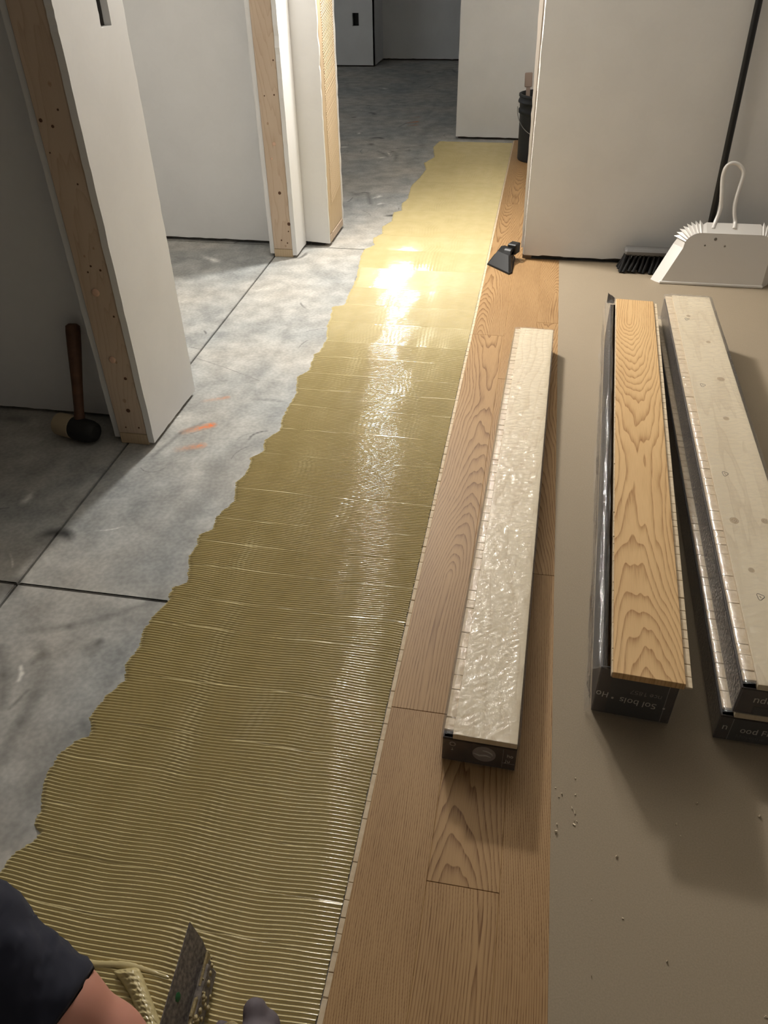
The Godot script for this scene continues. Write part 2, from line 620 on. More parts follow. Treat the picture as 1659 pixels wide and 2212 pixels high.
	m = flat("handle_wood", Color.WHITE, 0.65)
	m.albedo_texture = ramp_tex(0.02, 95, Color8(78, 52, 38), Color8(112, 78, 56), 256)
	triplanar(m, 6.0, false)
	flat("mallet_white", Color8(176, 160, 132), 0.7)
	flat("pail", Color8(34, 35, 37), 0.5)
	flat("wire", Color8(150, 148, 144), 0.35, 0.9)
	m = flat("steel", Color.WHITE, 0.55, 0.15)
	m.albedo_texture = ramp_tex(0.03, 97, Color8(78, 72, 70), Color8(150, 142, 132), 256, 5)
	triplanar(m, 14.0, false)
	flat("green", Color8(30, 92, 50), 0.6)
	m = flat("crusted", Color.WHITE, 0.55)
	m.albedo_texture = ramp_tex(0.04, 98, Color8(104, 92, 66), Color8(186, 168, 118), 256, 5)
	triplanar(m, 16.0, false)
	m = flat("skin", Color8(190, 134, 116), 0.55)
	m.subsurf_scatter_enabled = true
	m.subsurf_scatter_strength = 0.15
	m = flat("glove", Color8(96, 88, 92), 0.8)
	m = flat("navy", Color8(28, 30, 44), 0.92)
	m.rim_enabled = true
	m.rim = 0.3
	flat("trousers", Color8(46, 44, 42), 0.9)
	flat("boot", Color8(66, 50, 38), 0.7)
	flat("hair", Color8(48, 36, 28), 0.8)
	m = flat("lamp_body", Color8(226, 170, 40), 0.5)
	m = flat("led", Color8(255, 250, 240), 0.4)
	m.emission_enabled = true
	m.emission = Color8(255, 243, 222)
	m.emission_energy_multiplier = 6.0
	m = flat("crumb", Color8(222, 206, 178), 0.8)

# ---------------------------------------------------------------- the building
const UPRIGHT_X := Basis(Vector3(0, 0, 1), Vector3(1, 0, 0), Vector3(0, 1, 0))      # outline drawn in z,y and thickened along x
const UPRIGHT_Z := Basis(Vector3(1, 0, 0), Vector3(0, 0, -1), Vector3(0, 1, 0))     # outline drawn in x,y and thickened along -z
const TOP := 2.45

# a polygon with the edges listed in rough broken into small uneven steps
func crumbled(pts: Array, rough: Array, amount: float, step := 0.03) -> PackedVector2Array:
	var o := PackedVector2Array()
	for i in pts.size():
		var a: Vector2 = pts[i]
		var b: Vector2 = pts[(i + 1) % pts.size()]
		o.append(a)
		if i in rough:
			var k := int(a.distance_to(b) / step)
			var side := (b - a).normalized().orthogonal()
			for j in range(1, k):
				o.append(a.lerp(b, (j + rng.randf_range(-0.3, 0.3)) / k) + side * rng.randf_range(-1, 1) * amount * (1.0 if rng.randf() < 0.75 else 2.2))
	return o

# gypsum board across x (face towards +x and -x)
func board_x(parent: Node, x0: float, x1: float, zf: float, zb: float, y0: float, y1: float, amount := 0.0012, called := "drywall_sheet") -> MeshInstance3D:
	var b := MB.new()
	b.xf = Transform3D(UPRIGHT_X, Vector3.ZERO)
	b.prism(crumbled([Vector2(zf, y0), Vector2(zf, y1), Vector2(zb, y1), Vector2(zb, y0)], [0, 3], amount), x0, x1)
	return part(called, b, M.drywall, parent)

# gypsum board across z; outline corners: left bottom, left top, right top, right bottom
func board_z(parent: Node, zf: float, zb: float, pts: Array, rough := [0, 3], amount := 0.0012, called := "drywall_sheet", material: Material = null) -> MeshInstance3D:
	var b := MB.new()
	b.xf = Transform3D(UPRIGHT_Z, Vector3.ZERO)
	b.prism(crumbled(pts, rough, amount), -zf, -zb)
	return part(called, b, material if material else M.drywall, parent)

func upright(parent: Node, x0: float, x1: float, z0: float, z1: float, y0: float, y1: float, material: Material, mode: int, uo := Vector2.ZERO, called := "stud") -> MeshInstance3D:
	var b := MB.new()
	b.mode = mode
	b.us = Vector2(1.0 / 0.14, 1.0 / 2.6)
	b.uo = uo
	b.box(Vector3(x0, y0, z0), Vector3(x1, y1, z1), 0.0025)
	return part(called, b, material, parent)

func knot(parent: Node, p: Vector3, r: float, out: Vector3, material: Material, proud := 0.0012) -> void:
	var b := MB.new()
	var side := Vector3.UP.cross(out).normalized()
	b.xf = Transform3D(Basis(side, out, side.cross(out)), p)
	b.lathe([Vector2(r, -0.001), Vector2(r * 0.96, proud * 0.6), Vector2(r * 0.6, proud), Vector2(0.0, proud * 1.05)], 12)
	part("knot", b, material, parent)

func build_shell() -> void:
	# ---- slab: panels parted by saw cuts
	var f := setting("floor", "grey trowelled concrete slab with saw cuts and orange spray marks")
	var cut := func(z: float) -> float: return -1.088 + (z + 1.141) * 0.0148
	var zs := [[4.5, -1.1345, 0.0], [-1.1395, -3.476, 0.0], [-3.4785, -9.6, 0.0]]
	for k in zs:
		for s in 2:
			var b := MB.new()
			b.us = Vector2(1.0 / slab_size.x, 1.0 / slab_size.y)
			b.uo = -slab_lo / slab_size
			var xa0: float = cut.call(k[0])
			var xa1: float = cut.call(k[1])
			var poly := PackedVector2Array([Vector2(-4.0, k[0]), Vector2(xa0 - 0.003, k[0]), Vector2(xa1 - 0.003, k[1]), Vector2(-4.0, k[1])]) if s == 0 else PackedVector2Array([Vector2(xa0 + 0.003, k[0]), Vector2(3.6, k[0]), Vector2(3.6, k[1]), Vector2(xa1 + 0.003, k[1])])
			if k[1] < -9.0:                 # beyond the passage the slab has no lengthwise cut
				if s == 1:
					continue
				poly = PackedVector2Array([Vector2(-4.0, k[0]), Vector2(3.6, k[0]), Vector2(3.6, k[1]), Vector2(-4.0, k[1])])
			b.prism(poly, SLAB - 0.1, SLAB, 0.0015)
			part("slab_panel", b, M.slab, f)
	box_part("joint_bottom", Vector3(-4.0, SLAB - 0.15, -9.6), Vector3(3.6, SLAB - 0.03, 4.5), 0.0, M.joint, f)
	# ---- ceiling
	var c := setting("ceiling")
	box_part("ceiling_board", Vector3(-4.1, TOP, -9.7), Vector3(3.7, TOP + 0.1, 4.6), 0.0, M.ceiling, c)
	# ---- post with a bare stud end, and the wall it closes
	var a := setting("wall_left", "bare stud end between two sheets of grey drywall")
	var yb := SLAB + 0.012
	var sx := -1.008
	var h0 := PX(219, 60, sx)
	var h1 := PX(241, 54, sx)
	var b1 := MB.new()
	b1.xf = Transform3D(UPRIGHT_X, Vector3.ZERO)
	b1.prism(crumbled([Vector2(-1.742, yb), Vector2(-1.742, h0.y), Vector2(-2.061, h0.y), Vector2(-2.061, yb)], [0, 2, 3], 0.0013), sx - 0.018, sx)
	b1.prism(crumbled([Vector2(-1.742, h0.y), Vector2(-1.742, h0.y + 0.1), Vector2(h0.z, h0.y + 0.1), Vector2(h0.z, h0.y)], [0, 2], 0.0013, 0.012), sx - 0.018, sx)
	b1.prism(crumbled([Vector2(h1.z, h0.y), Vector2(h1.z, h0.y + 0.1), Vector2(-2.061, h0.y + 0.1), Vector2(-2.061, h0.y)], [0, 2], 0.0013, 0.012), sx - 0.018, sx)
	b1.prism(crumbled([Vector2(-1.742, h0.y + 0.1), Vector2(-1.742, TOP), Vector2(-2.061, TOP), Vector2(-2.061, h0.y + 0.1)], [0, 2], 0.0013), sx - 0.018, sx)
	part("drywall_sheet", b1, M.drywall, a)
	var ob := MB.new()
	ob.box(Vector3(sx - 0.06, h0.y - 0.002, h1.z - 0.002), Vector3(sx - 0.055, h0.y + 0.1, h0.z + 0.002), 0.0)
	ob.box(Vector3(sx - 0.06, h0.y - 0.004, h1.z - 0.002), Vector3(sx - 0.019, h0.y - 0.001, h0.z + 0.002), 0.0)
	ob.box(Vector3(sx - 0.06, h0.y - 0.004, h0.z + 0.001), Vector3(sx - 0.019, h0.y + 0.1, h0.z + 0.003), 0.0)
	ob.box(Vector3(sx - 0.06, h0.y - 0.004, h1.z - 0.003), Vector3(sx - 0.019, h0.y + 0.1, h1.z - 0.001), 0.0)
	part("switch_box", ob, M.wire, a)
	upright(a, -1.116, -1.029, -1.783, -1.745, SLAB + 0.036, TOP, M.spruce, 1, Vector2(0.5 + 1.0725 / 0.14, 0.03))
	box_part("bottom_plate", Vector3(-1.116, SLAB, -2.05), Vector3(-1.029, SLAB + 0.035, -1.746), 0.002, M.rough_spruce, a, 0, Vector2(7, 1))
	board_x(a, -1.139, -1.119, -1.758, -1.873, SLAB + 0.012, TOP)
	board_z(a, -2.05, -2.066, [Vector2(-1.12, yb), Vector2(-1.12, TOP), Vector2(-1.027, TOP), Vector2(-1.027, yb)])
	for k in [[207, 632, 0.0105, 0], [243, 777, 0.0095, 0], [196, 575, 0.0028, 1], [190, 588, 0.0024, 1], [217, 584, 0.003, 1], [246, 684, 0.0028, 1], [271, 818, 0.0045, 1], [277, 887, 0.0062, 1], [272, 923, 0.0026, 1], [300, 924, 0.0026, 1], [88, 260, 0.0045, 1], [114, 273, 0.0036, 1], [125, 237, 0.0026, 1], [108, 330, 0.002, 1], [168, 398, 0.0022, 1]]:
		knot(a, PZ(k[0], k[1], -1.745), k[2], Vector3(0, 0, 1), M.knot if k[3] else M.knot_pale, 0.0012 if k[3] else 0.005)
	var d := setting("wall_left_front", "grey drywall in the shade behind the wooden mallet")
	board_z(d, -1.872, -1.888, [Vector2(-4.0, SLAB + 0.014), Vector2(-4.0, TOP), Vector2(-1.121, TOP), Vector2(-1.121, SLAB + 0.014)], [3])
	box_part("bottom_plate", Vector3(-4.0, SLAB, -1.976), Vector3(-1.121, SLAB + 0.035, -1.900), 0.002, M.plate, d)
	board_z(d, -1.977, -1.993, [Vector2(-4.0, SLAB + 0.014), Vector2(-4.0, TOP), Vector2(-1.14, TOP), Vector2(-1.14, SLAB + 0.014)], [3])
	box_part("filler", Vector3(-4.0, SLAB + 0.04, -1.976), Vector3(-1.141, TOP, -1.889), 0.0, M.spruce, d)
	# ---- second stud end and the wall of the side room
	var g := setting("wall_left_middle", "pale spruce stud end with nail holes on the doorway corner")
	upright(g, -1.118, -1.031, -3.367, -3.329, SLAB + 0.036, TOP, M.spruce, 1, Vector2(0.5 + 1.0745 / 0.14, 0.37))
	box_part("bottom_plate", Vector3(-1.118, SLAB, -3.47), Vector3(-1.031, SLAB + 0.035, -3.33), 0.002, M.rough_spruce, g, 0, Vector2(7, 1))
	board_x(g, -1.139, -1.119, -3.338, -3.487, SLAB + 0.012, TOP)
	board_x(g, -1.030, -1.011, -3.325, -3.487, SLAB + 0.012, TOP, 0.0018)
	for k in [[604, 417, 0.007, 1], [592, 311, 0.008, 0], [587, 343, 0.005, 0], [590, 130, 0.003, 1], [571, 207, 0.0026, 1], [592, 205, 0.0034, 1], [624, 484, 0.0075, 1], [608, 519, 0.0034, 1], [621, 525, 0.0034, 1], [623, 500, 0.003, 1]]:
		knot(g, PZ(k[0], k[1], -3.329), k[2], Vector3(0, 0, 1), M.knot if k[3] else M.knot_pale)
	board_z(g, -3.488, -3.504, [Vector2(-4.0, SLAB + 0.016), Vector2(-4.0, TOP), Vector2(-1.14, TOP), Vector2(-1.14, SLAB + 0.016)], [3])
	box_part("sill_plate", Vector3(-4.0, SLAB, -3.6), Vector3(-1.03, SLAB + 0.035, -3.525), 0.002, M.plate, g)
	board_z(g, -3.765, -3.781, [Vector2(-4.0, SLAB + 0.016), Vector2(-4.0, TOP), Vector2(-0.895, TOP), Vector2(-0.895, SLAB + 0.016)], [2, 3])
	box_part("filler", Vector3(-4.0, SLAB + 0.04, -3.764), Vector3(-1.03, TOP, -3.505), 0.0, M.spruce, g)
	# ---- end of the passage wall: two bare studs between sheets of drywall
	var e := setting("wall_left_passage", "passage wall end with two rough sawn studs side by side")
	board_z(e, -3.488, -3.504, [Vector2(-1.012, SLAB + 0.024), Vector2(-1.012, TOP), Vector2(-0.898, TOP), Vector2(-0.898, SLAB + 0.016)], [2, 3], 0.0009)
	upright(e, -0.99, -0.897, -3.546, -3.505, SLAB + 0.052, TOP, M.rough_spruce, 2, Vector2(25.6, 0.1))
	var rough := MB.new()
	rough.mode = 2
	rough.us = Vector2(1.0 / 0.24, 1.0 / 2.6)
	rough.box(Vector3(-0.99, SLAB + 0.052, -3.764), Vector3(-0.8985, TOP, -3.552), 0.002)
	# saw marks: low slanting ribs over the end face
	for k in 250:
		var y := 0.16 + k * 0.0091
		var lo := y
		var hi := y + 0.045
		var w := 0.0022 + rng.randf() * 0.0012
		var z0 := -3.556 - rng.randf() * 0.012
		var z1 := -3.76 + rng.randf() * 0.012
		rough.quad(Vector3(-0.8984, lo - w, z0), Vector3(-0.8984, hi - w, z1), Vector3(-0.8967, hi, z1), Vector3(-0.8967, lo, z0))
		rough.quad(Vector3(-0.8967, lo, z0), Vector3(-0.8967, hi, z1), Vector3(-0.8984, hi + w, z1), Vector3(-0.8984, lo + w, z0))
	part("stud", rough, M.rough_spruce, e)
	box_part("bottom_plate", Vector3(-0.99, SLAB + 0.014, -3.546), Vector3(-0.896, SLAB + 0.05, -3.505), 0.002, M.spruce, e, 2, Vector2(7, 1))
	box_part("bottom_plate", Vector3(-0.99, SLAB + 0.014, -3.764), Vector3(-0.896, SLAB + 0.05, -3.552), 0.002, M.spruce, e, 2, Vector2(5, 1))
	box_part("packer", Vector3(-0.99, SLAB, -3.76), Vector3(-0.93, SLAB + 0.014, -3.51), 0.0, M.joint, e)
	# ---- right wall: two sheets with the stud set back between their edges
	var r := setting("wall_right", "beige grey drywall partition behind the broom and dustpan")
	board_z(r, -3.41, -3.423, [Vector2(-0.005, 0.02), Vector2(-0.0225, TOP), Vector2(3.4, TOP), Vector2(3.4, 0.02)], [0, 3], 0.0015)
	var torn := MB.new()
	var ty := 0.022
	while ty < TOP - 0.01:
		var y2 := minf(ty + rng.randf_range(0.02, 0.06), TOP)
		var xa := lerpf(-0.005, -0.0225, ty / TOP)
		var xb := lerpf(-0.005, -0.0225, y2 / TOP)
		var o1 := 0.0035 + rng.randf() * 0.0015
		torn.quad(Vector3(xa - o1, ty, -3.4165), Vector3(xa + 0.0005, ty, -3.4095), Vector3(xb + 0.0005, y2, -3.4095), Vector3(xb - o1, y2, -3.4165))
		ty = y2
	part("torn_edge", torn, M.gypsum, r, "crumbly white cut edge")
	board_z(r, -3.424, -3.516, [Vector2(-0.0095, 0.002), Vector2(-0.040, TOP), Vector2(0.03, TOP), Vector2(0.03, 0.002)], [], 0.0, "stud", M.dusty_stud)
	board_z(r, -3.517, -3.53, [Vector2(-0.019, 0.016), Vector2(-0.0625, TOP), Vector2(1.0, TOP), Vector2(1.0, 0.016)], [0, 3], 0.0012)
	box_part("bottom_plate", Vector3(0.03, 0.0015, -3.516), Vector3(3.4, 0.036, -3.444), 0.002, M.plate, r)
	box_part("filler", Vector3(0.04, 0.04, -3.516), Vector3(3.4, TOP, -3.424), 0.0, M.spruce, r)
	# ---- walls beyond
	var w := setting("wall_far", "drywall at the end of the passage behind the pail")
	board_z(w, -5.745, -5.76, [Vector2(-0.544, SLAB + 0.016), Vector2(-0.544, TOP), Vector2(1.1, TOP), Vector2(1.1, SLAB + 0.016)], [3])
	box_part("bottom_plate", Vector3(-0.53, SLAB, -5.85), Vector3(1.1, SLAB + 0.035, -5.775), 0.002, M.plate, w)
	board_z(w, -5.85, -5.865, [Vector2(-0.544, SLAB + 0.016), Vector2(-0.544, TOP), Vector2(1.1, TOP), Vector2(1.1, SLAB + 0.016)], [3])
	box_part("end_sheet", Vector3(-0.544, SLAB + 0.016, -5.85), Vector3(-0.53, TOP, -5.76), 0.0, M.drywall, w)
	var q := setting("wall_far_room", "unlit drywall of the room beyond the passage")
	var hole := PZ(768, 42, -8.88)
	var bq := MB.new()
	bq.xf = Transform3D(UPRIGHT_Z, Vector3.ZERO)
	var hx := 0.032
	var hy := 0.055
	bq.prism(PackedVector2Array([Vector2(-4, SLAB + 0.015), Vector2(-4, TOP), Vector2(hole.x - hx, TOP), Vector2(hole.x - hx, SLAB + 0.015)]), 8.88, 8.9)
	bq.prism(PackedVector2Array([Vector2(hole.x + hx, SLAB + 0.015), Vector2(hole.x + hx, TOP), Vector2(-1.7, TOP), Vector2(-1.7, SLAB + 0.015)]), 8.88, 8.9)
	bq.prism(PackedVector2Array([Vector2(hole.x - hx, SLAB + 0.015), Vector2(hole.x - hx, hole.y - hy), Vector2(hole.x + hx, hole.y - hy), Vector2(hole.x + hx, SLAB + 0.015)]), 8.88, 8.9)
	bq.prism(PackedVector2Array([Vector2(hole.x - hx, hole.y + hy), Vector2(hole.x - hx, TOP), Vector2(hole.x + hx, TOP), Vector2(hole.x + hx, hole.y + hy)]), 8.88, 8.9)
	part("drywall_sheet", bq, M.drywall, q)
	box_part("outlet_box", Vector3(hole.x - hx, hole.y - hy, -8.96), Vector3(hole.x + hx, hole.y + hy, -8.93), 0.0, M.black_plastic, q)
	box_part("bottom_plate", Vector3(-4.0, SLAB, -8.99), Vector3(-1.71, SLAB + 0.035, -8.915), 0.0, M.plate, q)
	box_part("backing_sheet", Vector3(-4.0, SLAB, -9.1), Vector3(-1.715, TOP, -9.0), 0.0, M.drywall, q)
	box_part("return_sheet", Vector3(-1.715, SLAB + 0.015, -9.36), Vector3(-1.7, TOP, -8.88), 0.0, M.drywall, q)
	board_z(q, -9.36, -9.375, [Vector2(-1.7, SLAB + 0.016), Vector2(-1.7, TOP), Vector2(1.0, TOP), Vector2(1.0, SLAB + 0.016)], [3])
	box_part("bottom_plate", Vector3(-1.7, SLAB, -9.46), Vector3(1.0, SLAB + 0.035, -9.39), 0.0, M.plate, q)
	# ---- the room goes on behind the camera and to the sides
	for k in [["wall_rear", Vector3(-4.1, SLAB - 0.05, 4.4), Vector3(3.6, TOP, 4.5)], ["wall_outer_right", Vector3(3.4, SLAB - 0.05, -3.6), Vector3(3.52, TOP, 4.5)], ["wall_passage_right", Vector3(1.0, SLAB - 0.05, -5.9), Vector3(1.1, TOP, -3.53)], ["wall_far_right", Vector3(1.0, SLAB - 0.05, -9.5), Vector3(1.1, TOP, -5.86)], ["wall_far_rear", Vector3(-4.1, SLAB - 0.05, -9.6), Vector3(1.1, TOP, -9.5)]]:
		var o := setting(k[0])
		box_part("drywall_sheet", k[1], k[2], 0.0, M.drywall, o)
	# outer left wall with an unseen window added to brighten the far room
	var ol := setting("wall_outer_left")
	for k in [[-9.6, -7.2, SLAB - 0.05, TOP], [-7.2, -5.4, SLAB - 0.05, 0.9], [-7.2, -5.4, 2.1, TOP], [-5.4, 4.5, SLAB - 0.05, TOP]]:
		box_part("drywall_sheet", Vector3(-4.1, k[2], k[0]), Vector3(-3.98, k[3], k[1]), 0.0, M.drywall, ol)
	var wn := setting("added_window_1")
	for k in [[-7.2, -7.14, 0.9, 2.1], [-5.46, -5.4, 0.9, 2.1], [-7.14, -5.46, 0.9, 0.96], [-7.14, -5.46, 2.04, 2.1], [-6.33, -6.27, 0.96, 2.04]]:
		box_part("added_frame", Vector3(-4.08, k[2], k[0]), Vector3(-4.02, k[3], k[1]), 0.004, M.ceiling, wn)
	box_part("added_pane", Vector3(-4.052, 0.96, -7.14), Vector3(-4.048, 2.04, -5.46), 0.0, M.pane, wn)

# ---------------------------------------------------------------- oak planks
var oak_turn := -0.0058

func oak_plank(parent: Node, x0: float, x1: float, z0: float, z1: float, y0: float, y1: float, variant: int, tongue_left: bool, tongue_right: bool, shift := 0.0) -> MeshInstance3D:
	var b := MB.new()
	var tex := maxf(1.7, z0 - z1 + 0.02)
	b.us = Vector2(1.0 / 0.116, -1.0 / tex)
	b.uo = Vector2(-x0 / 0.116, z0 / tex + shift * (1.0 - (z0 - z1) / tex))
	b.box(Vector3(x0, y0, z1 + 0.0003), Vector3(x1, y1, z0 - 0.0003), 0.0007)
	var o := part("plank", b, M["oak_%d" % variant], parent)
	for s in [-1, 1]:
		if (s < 0 and not tongue_left) or (s > 0 and not tongue_right):
			continue
		tongue(o, x0 - 0.0085 if s < 0 else x1, x0 if s < 0 else x1 + 0.0085, z0, z1, y0 + (y1 - y0) * 0.28, y0 + (y1 - y0) * 0.62)
	return o

# tongue of a plank: core slats with open joints between them
func tongue(parent: Node, x0: float, x1: float, z0: float, z1: float, y0: float, y1: float) -> void:
	var b := MB.new()
	var z := z0
	while z > z1 + 0.01:
		var len_ := rng.randf_range(0.022, 0.042) if rng.randf() < 0.8 else rng.randf_range(0.05, 0.08)
		var e := maxf(z - len_, z1)
		var gap := 0.0011 if rng.randf() < 0.8 else 0.0028
		b.box(Vector3(x0, y0 + rng.randf_range(-0.0003, 0.0003), e + gap), Vector3(x1, y1 + rng.randf_range(-0.0003, 0.0003), z), 0.0006)
		z = e
	b.box(Vector3(x0 + 0.001, y0, z1), Vector3(x1, y0 + (y1 - y0) * 0.55, z0))
	part("tongue", b, M.core, parent, "pale kerfed tongue")

func build_oak() -> void:
	var o := setting("floor", "newly laid oak planks with visible grain beside the adhesive")
	o.rotation.y = oak_turn
	var back := func(p: Vector3) -> Vector3: return o.transform.affine_inverse() * p
	var w := 0.1135
	var x1: float = back.call(P(764, 1901)).x
	var za: float = back.call(P(850, 1527)).z
	var zb: float = back.call(P(1030, 722)).z
	var zc: float = back.call(P(1000, 1916)).z
	var zd: float = back.call(P(1082, 818)).z
	var zw := -3.428
	# first row, beside the adhesive
	oak_plank(o, x1, x1 + w, 0.85, za, SLAB + 0.001, 0.0, 2, true, false, 0.1)
	oak_plank(o, x1, x1 + w, za, zb, SLAB + 0.001, 0.0, 3, true, false, 0.05)
	oak_plank(o, x1, x1 + w, zb, zb - 1.62, SLAB + 0.001, 0.0, 1, true, false, 0.3)
	oak_plank(o, x1, x1 + w, zb - 1.62, -5.70, SLAB + 0.001, 0.0, 0, true, false, 0.3)
	# second row
	oak_plank(o, x1 + w, x1 + 2 * w, 0.85, zc, SLAB + 0.001, 0.0, 0, false, false, 0.37)
	oak_plank(o, x1 + w, x1 + 2 * w, zc, zd, SLAB + 0.001, 0.0, 4, false, false, 0.62)
	oak_plank(o, x1 + w, x1 + 2 * w, zd, zw, SLAB + 0.001, 0.0, 2, false, false, 0.75)
	oak_plank(o, x1 + w, -0.028, zw, -5.70, SLAB + 0.001, 0.0, 4, false, false, 0.2)
	# third row, running under the paper
	oak_plank(o, x1 + 2 * w, x1 + 3 * w, 0.85, -1.35, SLAB + 0.001, 0.0, 2, false, false, 0.5)
	oak_plank(o, x1 + 2 * w, x1 + 3 * w, -1.35, -2.75, SLAB + 0.001, 0.0, 1, false, false, 0.2)
	oak_plank(o, x1 + 2 * w, x1 + 3 * w, -2.75, zw, SLAB + 0.001, 0.0, 3, false, false, 0.1)
	# earlier rows hidden under the paper and the partition
	var b := MB.new()
	b.box(Vector3(x1 + 3 * w + 0.0005, SLAB + 0.001, zw), Vector3(3.4, -0.0002, 4.4), 0.0005)
	part("covered_planks", b, M.oak_2, o)
	# paper
	var n := noise(1.4, 77, 3)
	var pb := MB.new()
	var rows := []
	for j in 60:
		var z := lerpf(4.3, -3.423, pow(j / 59.0, 0.7))
		var row := []
		for i in 40:
			var t := i / 39.0
			var edge := lerpf(P(1187.5, 1900).x, P(1207.5, 575).x, clampf((P(1187, 1900).z - z) / 2.7, -0.3, 1.05)) + 0.0012 * n.get_noise_2d(z * 3.0, 0.0)
			row.append(Vector3(lerpf(edge, 3.39, t * t), 0.0011 + 0.0007 * n.get_noise_2d(t * 8.0, z * 1.5) * minf(1.0, t * 8.0) + 0.0004, z))
		rows.append(row)
	pb.grid(rows)
	var under := []
	for row in rows:
		var r2 := []
		for p in row:
			r2.append(Vector3(p.x, 0.0001, p.z))
		under.append(r2)
	pb.grid(under, false, true)
	for j in 59:
		pb.quad_out(rows[j][0], rows[j + 1][0], under[j + 1][0], under[j][0], rows[j][1])
	var po := part("floor_paper", pb, M.paper, self)
	tag(po, "brown kraft protection paper covering the finished floor", "paper")

# ---------------------------------------------------------------- adhesive
var edge_px := [[948, 306], [936, 318], [938, 340], [916, 352], [920, 366], [905, 386], [889, 400], [880, 430], [868, 440], [868, 455], [850, 459], [846, 478], [826, 490], [825, 505], [805, 515], [808, 530], [785, 540], [778, 560], [770, 600], [756, 630], [746, 655], [740, 660], [718, 663], [713, 690], [706, 705], [705, 735], [690, 760], [678, 766], [668, 800], [641, 815], [640, 850], [622, 880], [609, 905], [605, 930], [572, 950], [568, 975], [540, 990], [540, 1005], [525, 1030], [510, 1040], [505, 1085], [480, 1105], [465, 1120], [458, 1145], [430, 1155], [425, 1180], [408, 1200], [405, 1260], [370, 1270], [362, 1300], [335, 1325], [315, 1355], [302, 1380], [300, 1400], [280, 1420], [270, 1445], [268, 1470], [245, 1490], [222, 1510], [212, 1528], [203, 1535], [195, 1550], [195, 1590], [160, 1600], [130, 1630], [106, 1660], [98, 1685], [92, 1710], [91, 1750], [79, 1760], [77, 1785], [88, 1800], [60, 1825], [30, 1845], [15, 1860], [0, 1885], [-40, 1930], [-70, 2010], [-120, 2100], [-160, 2260], [-200, 2420]]
const PITCH := 0.0066

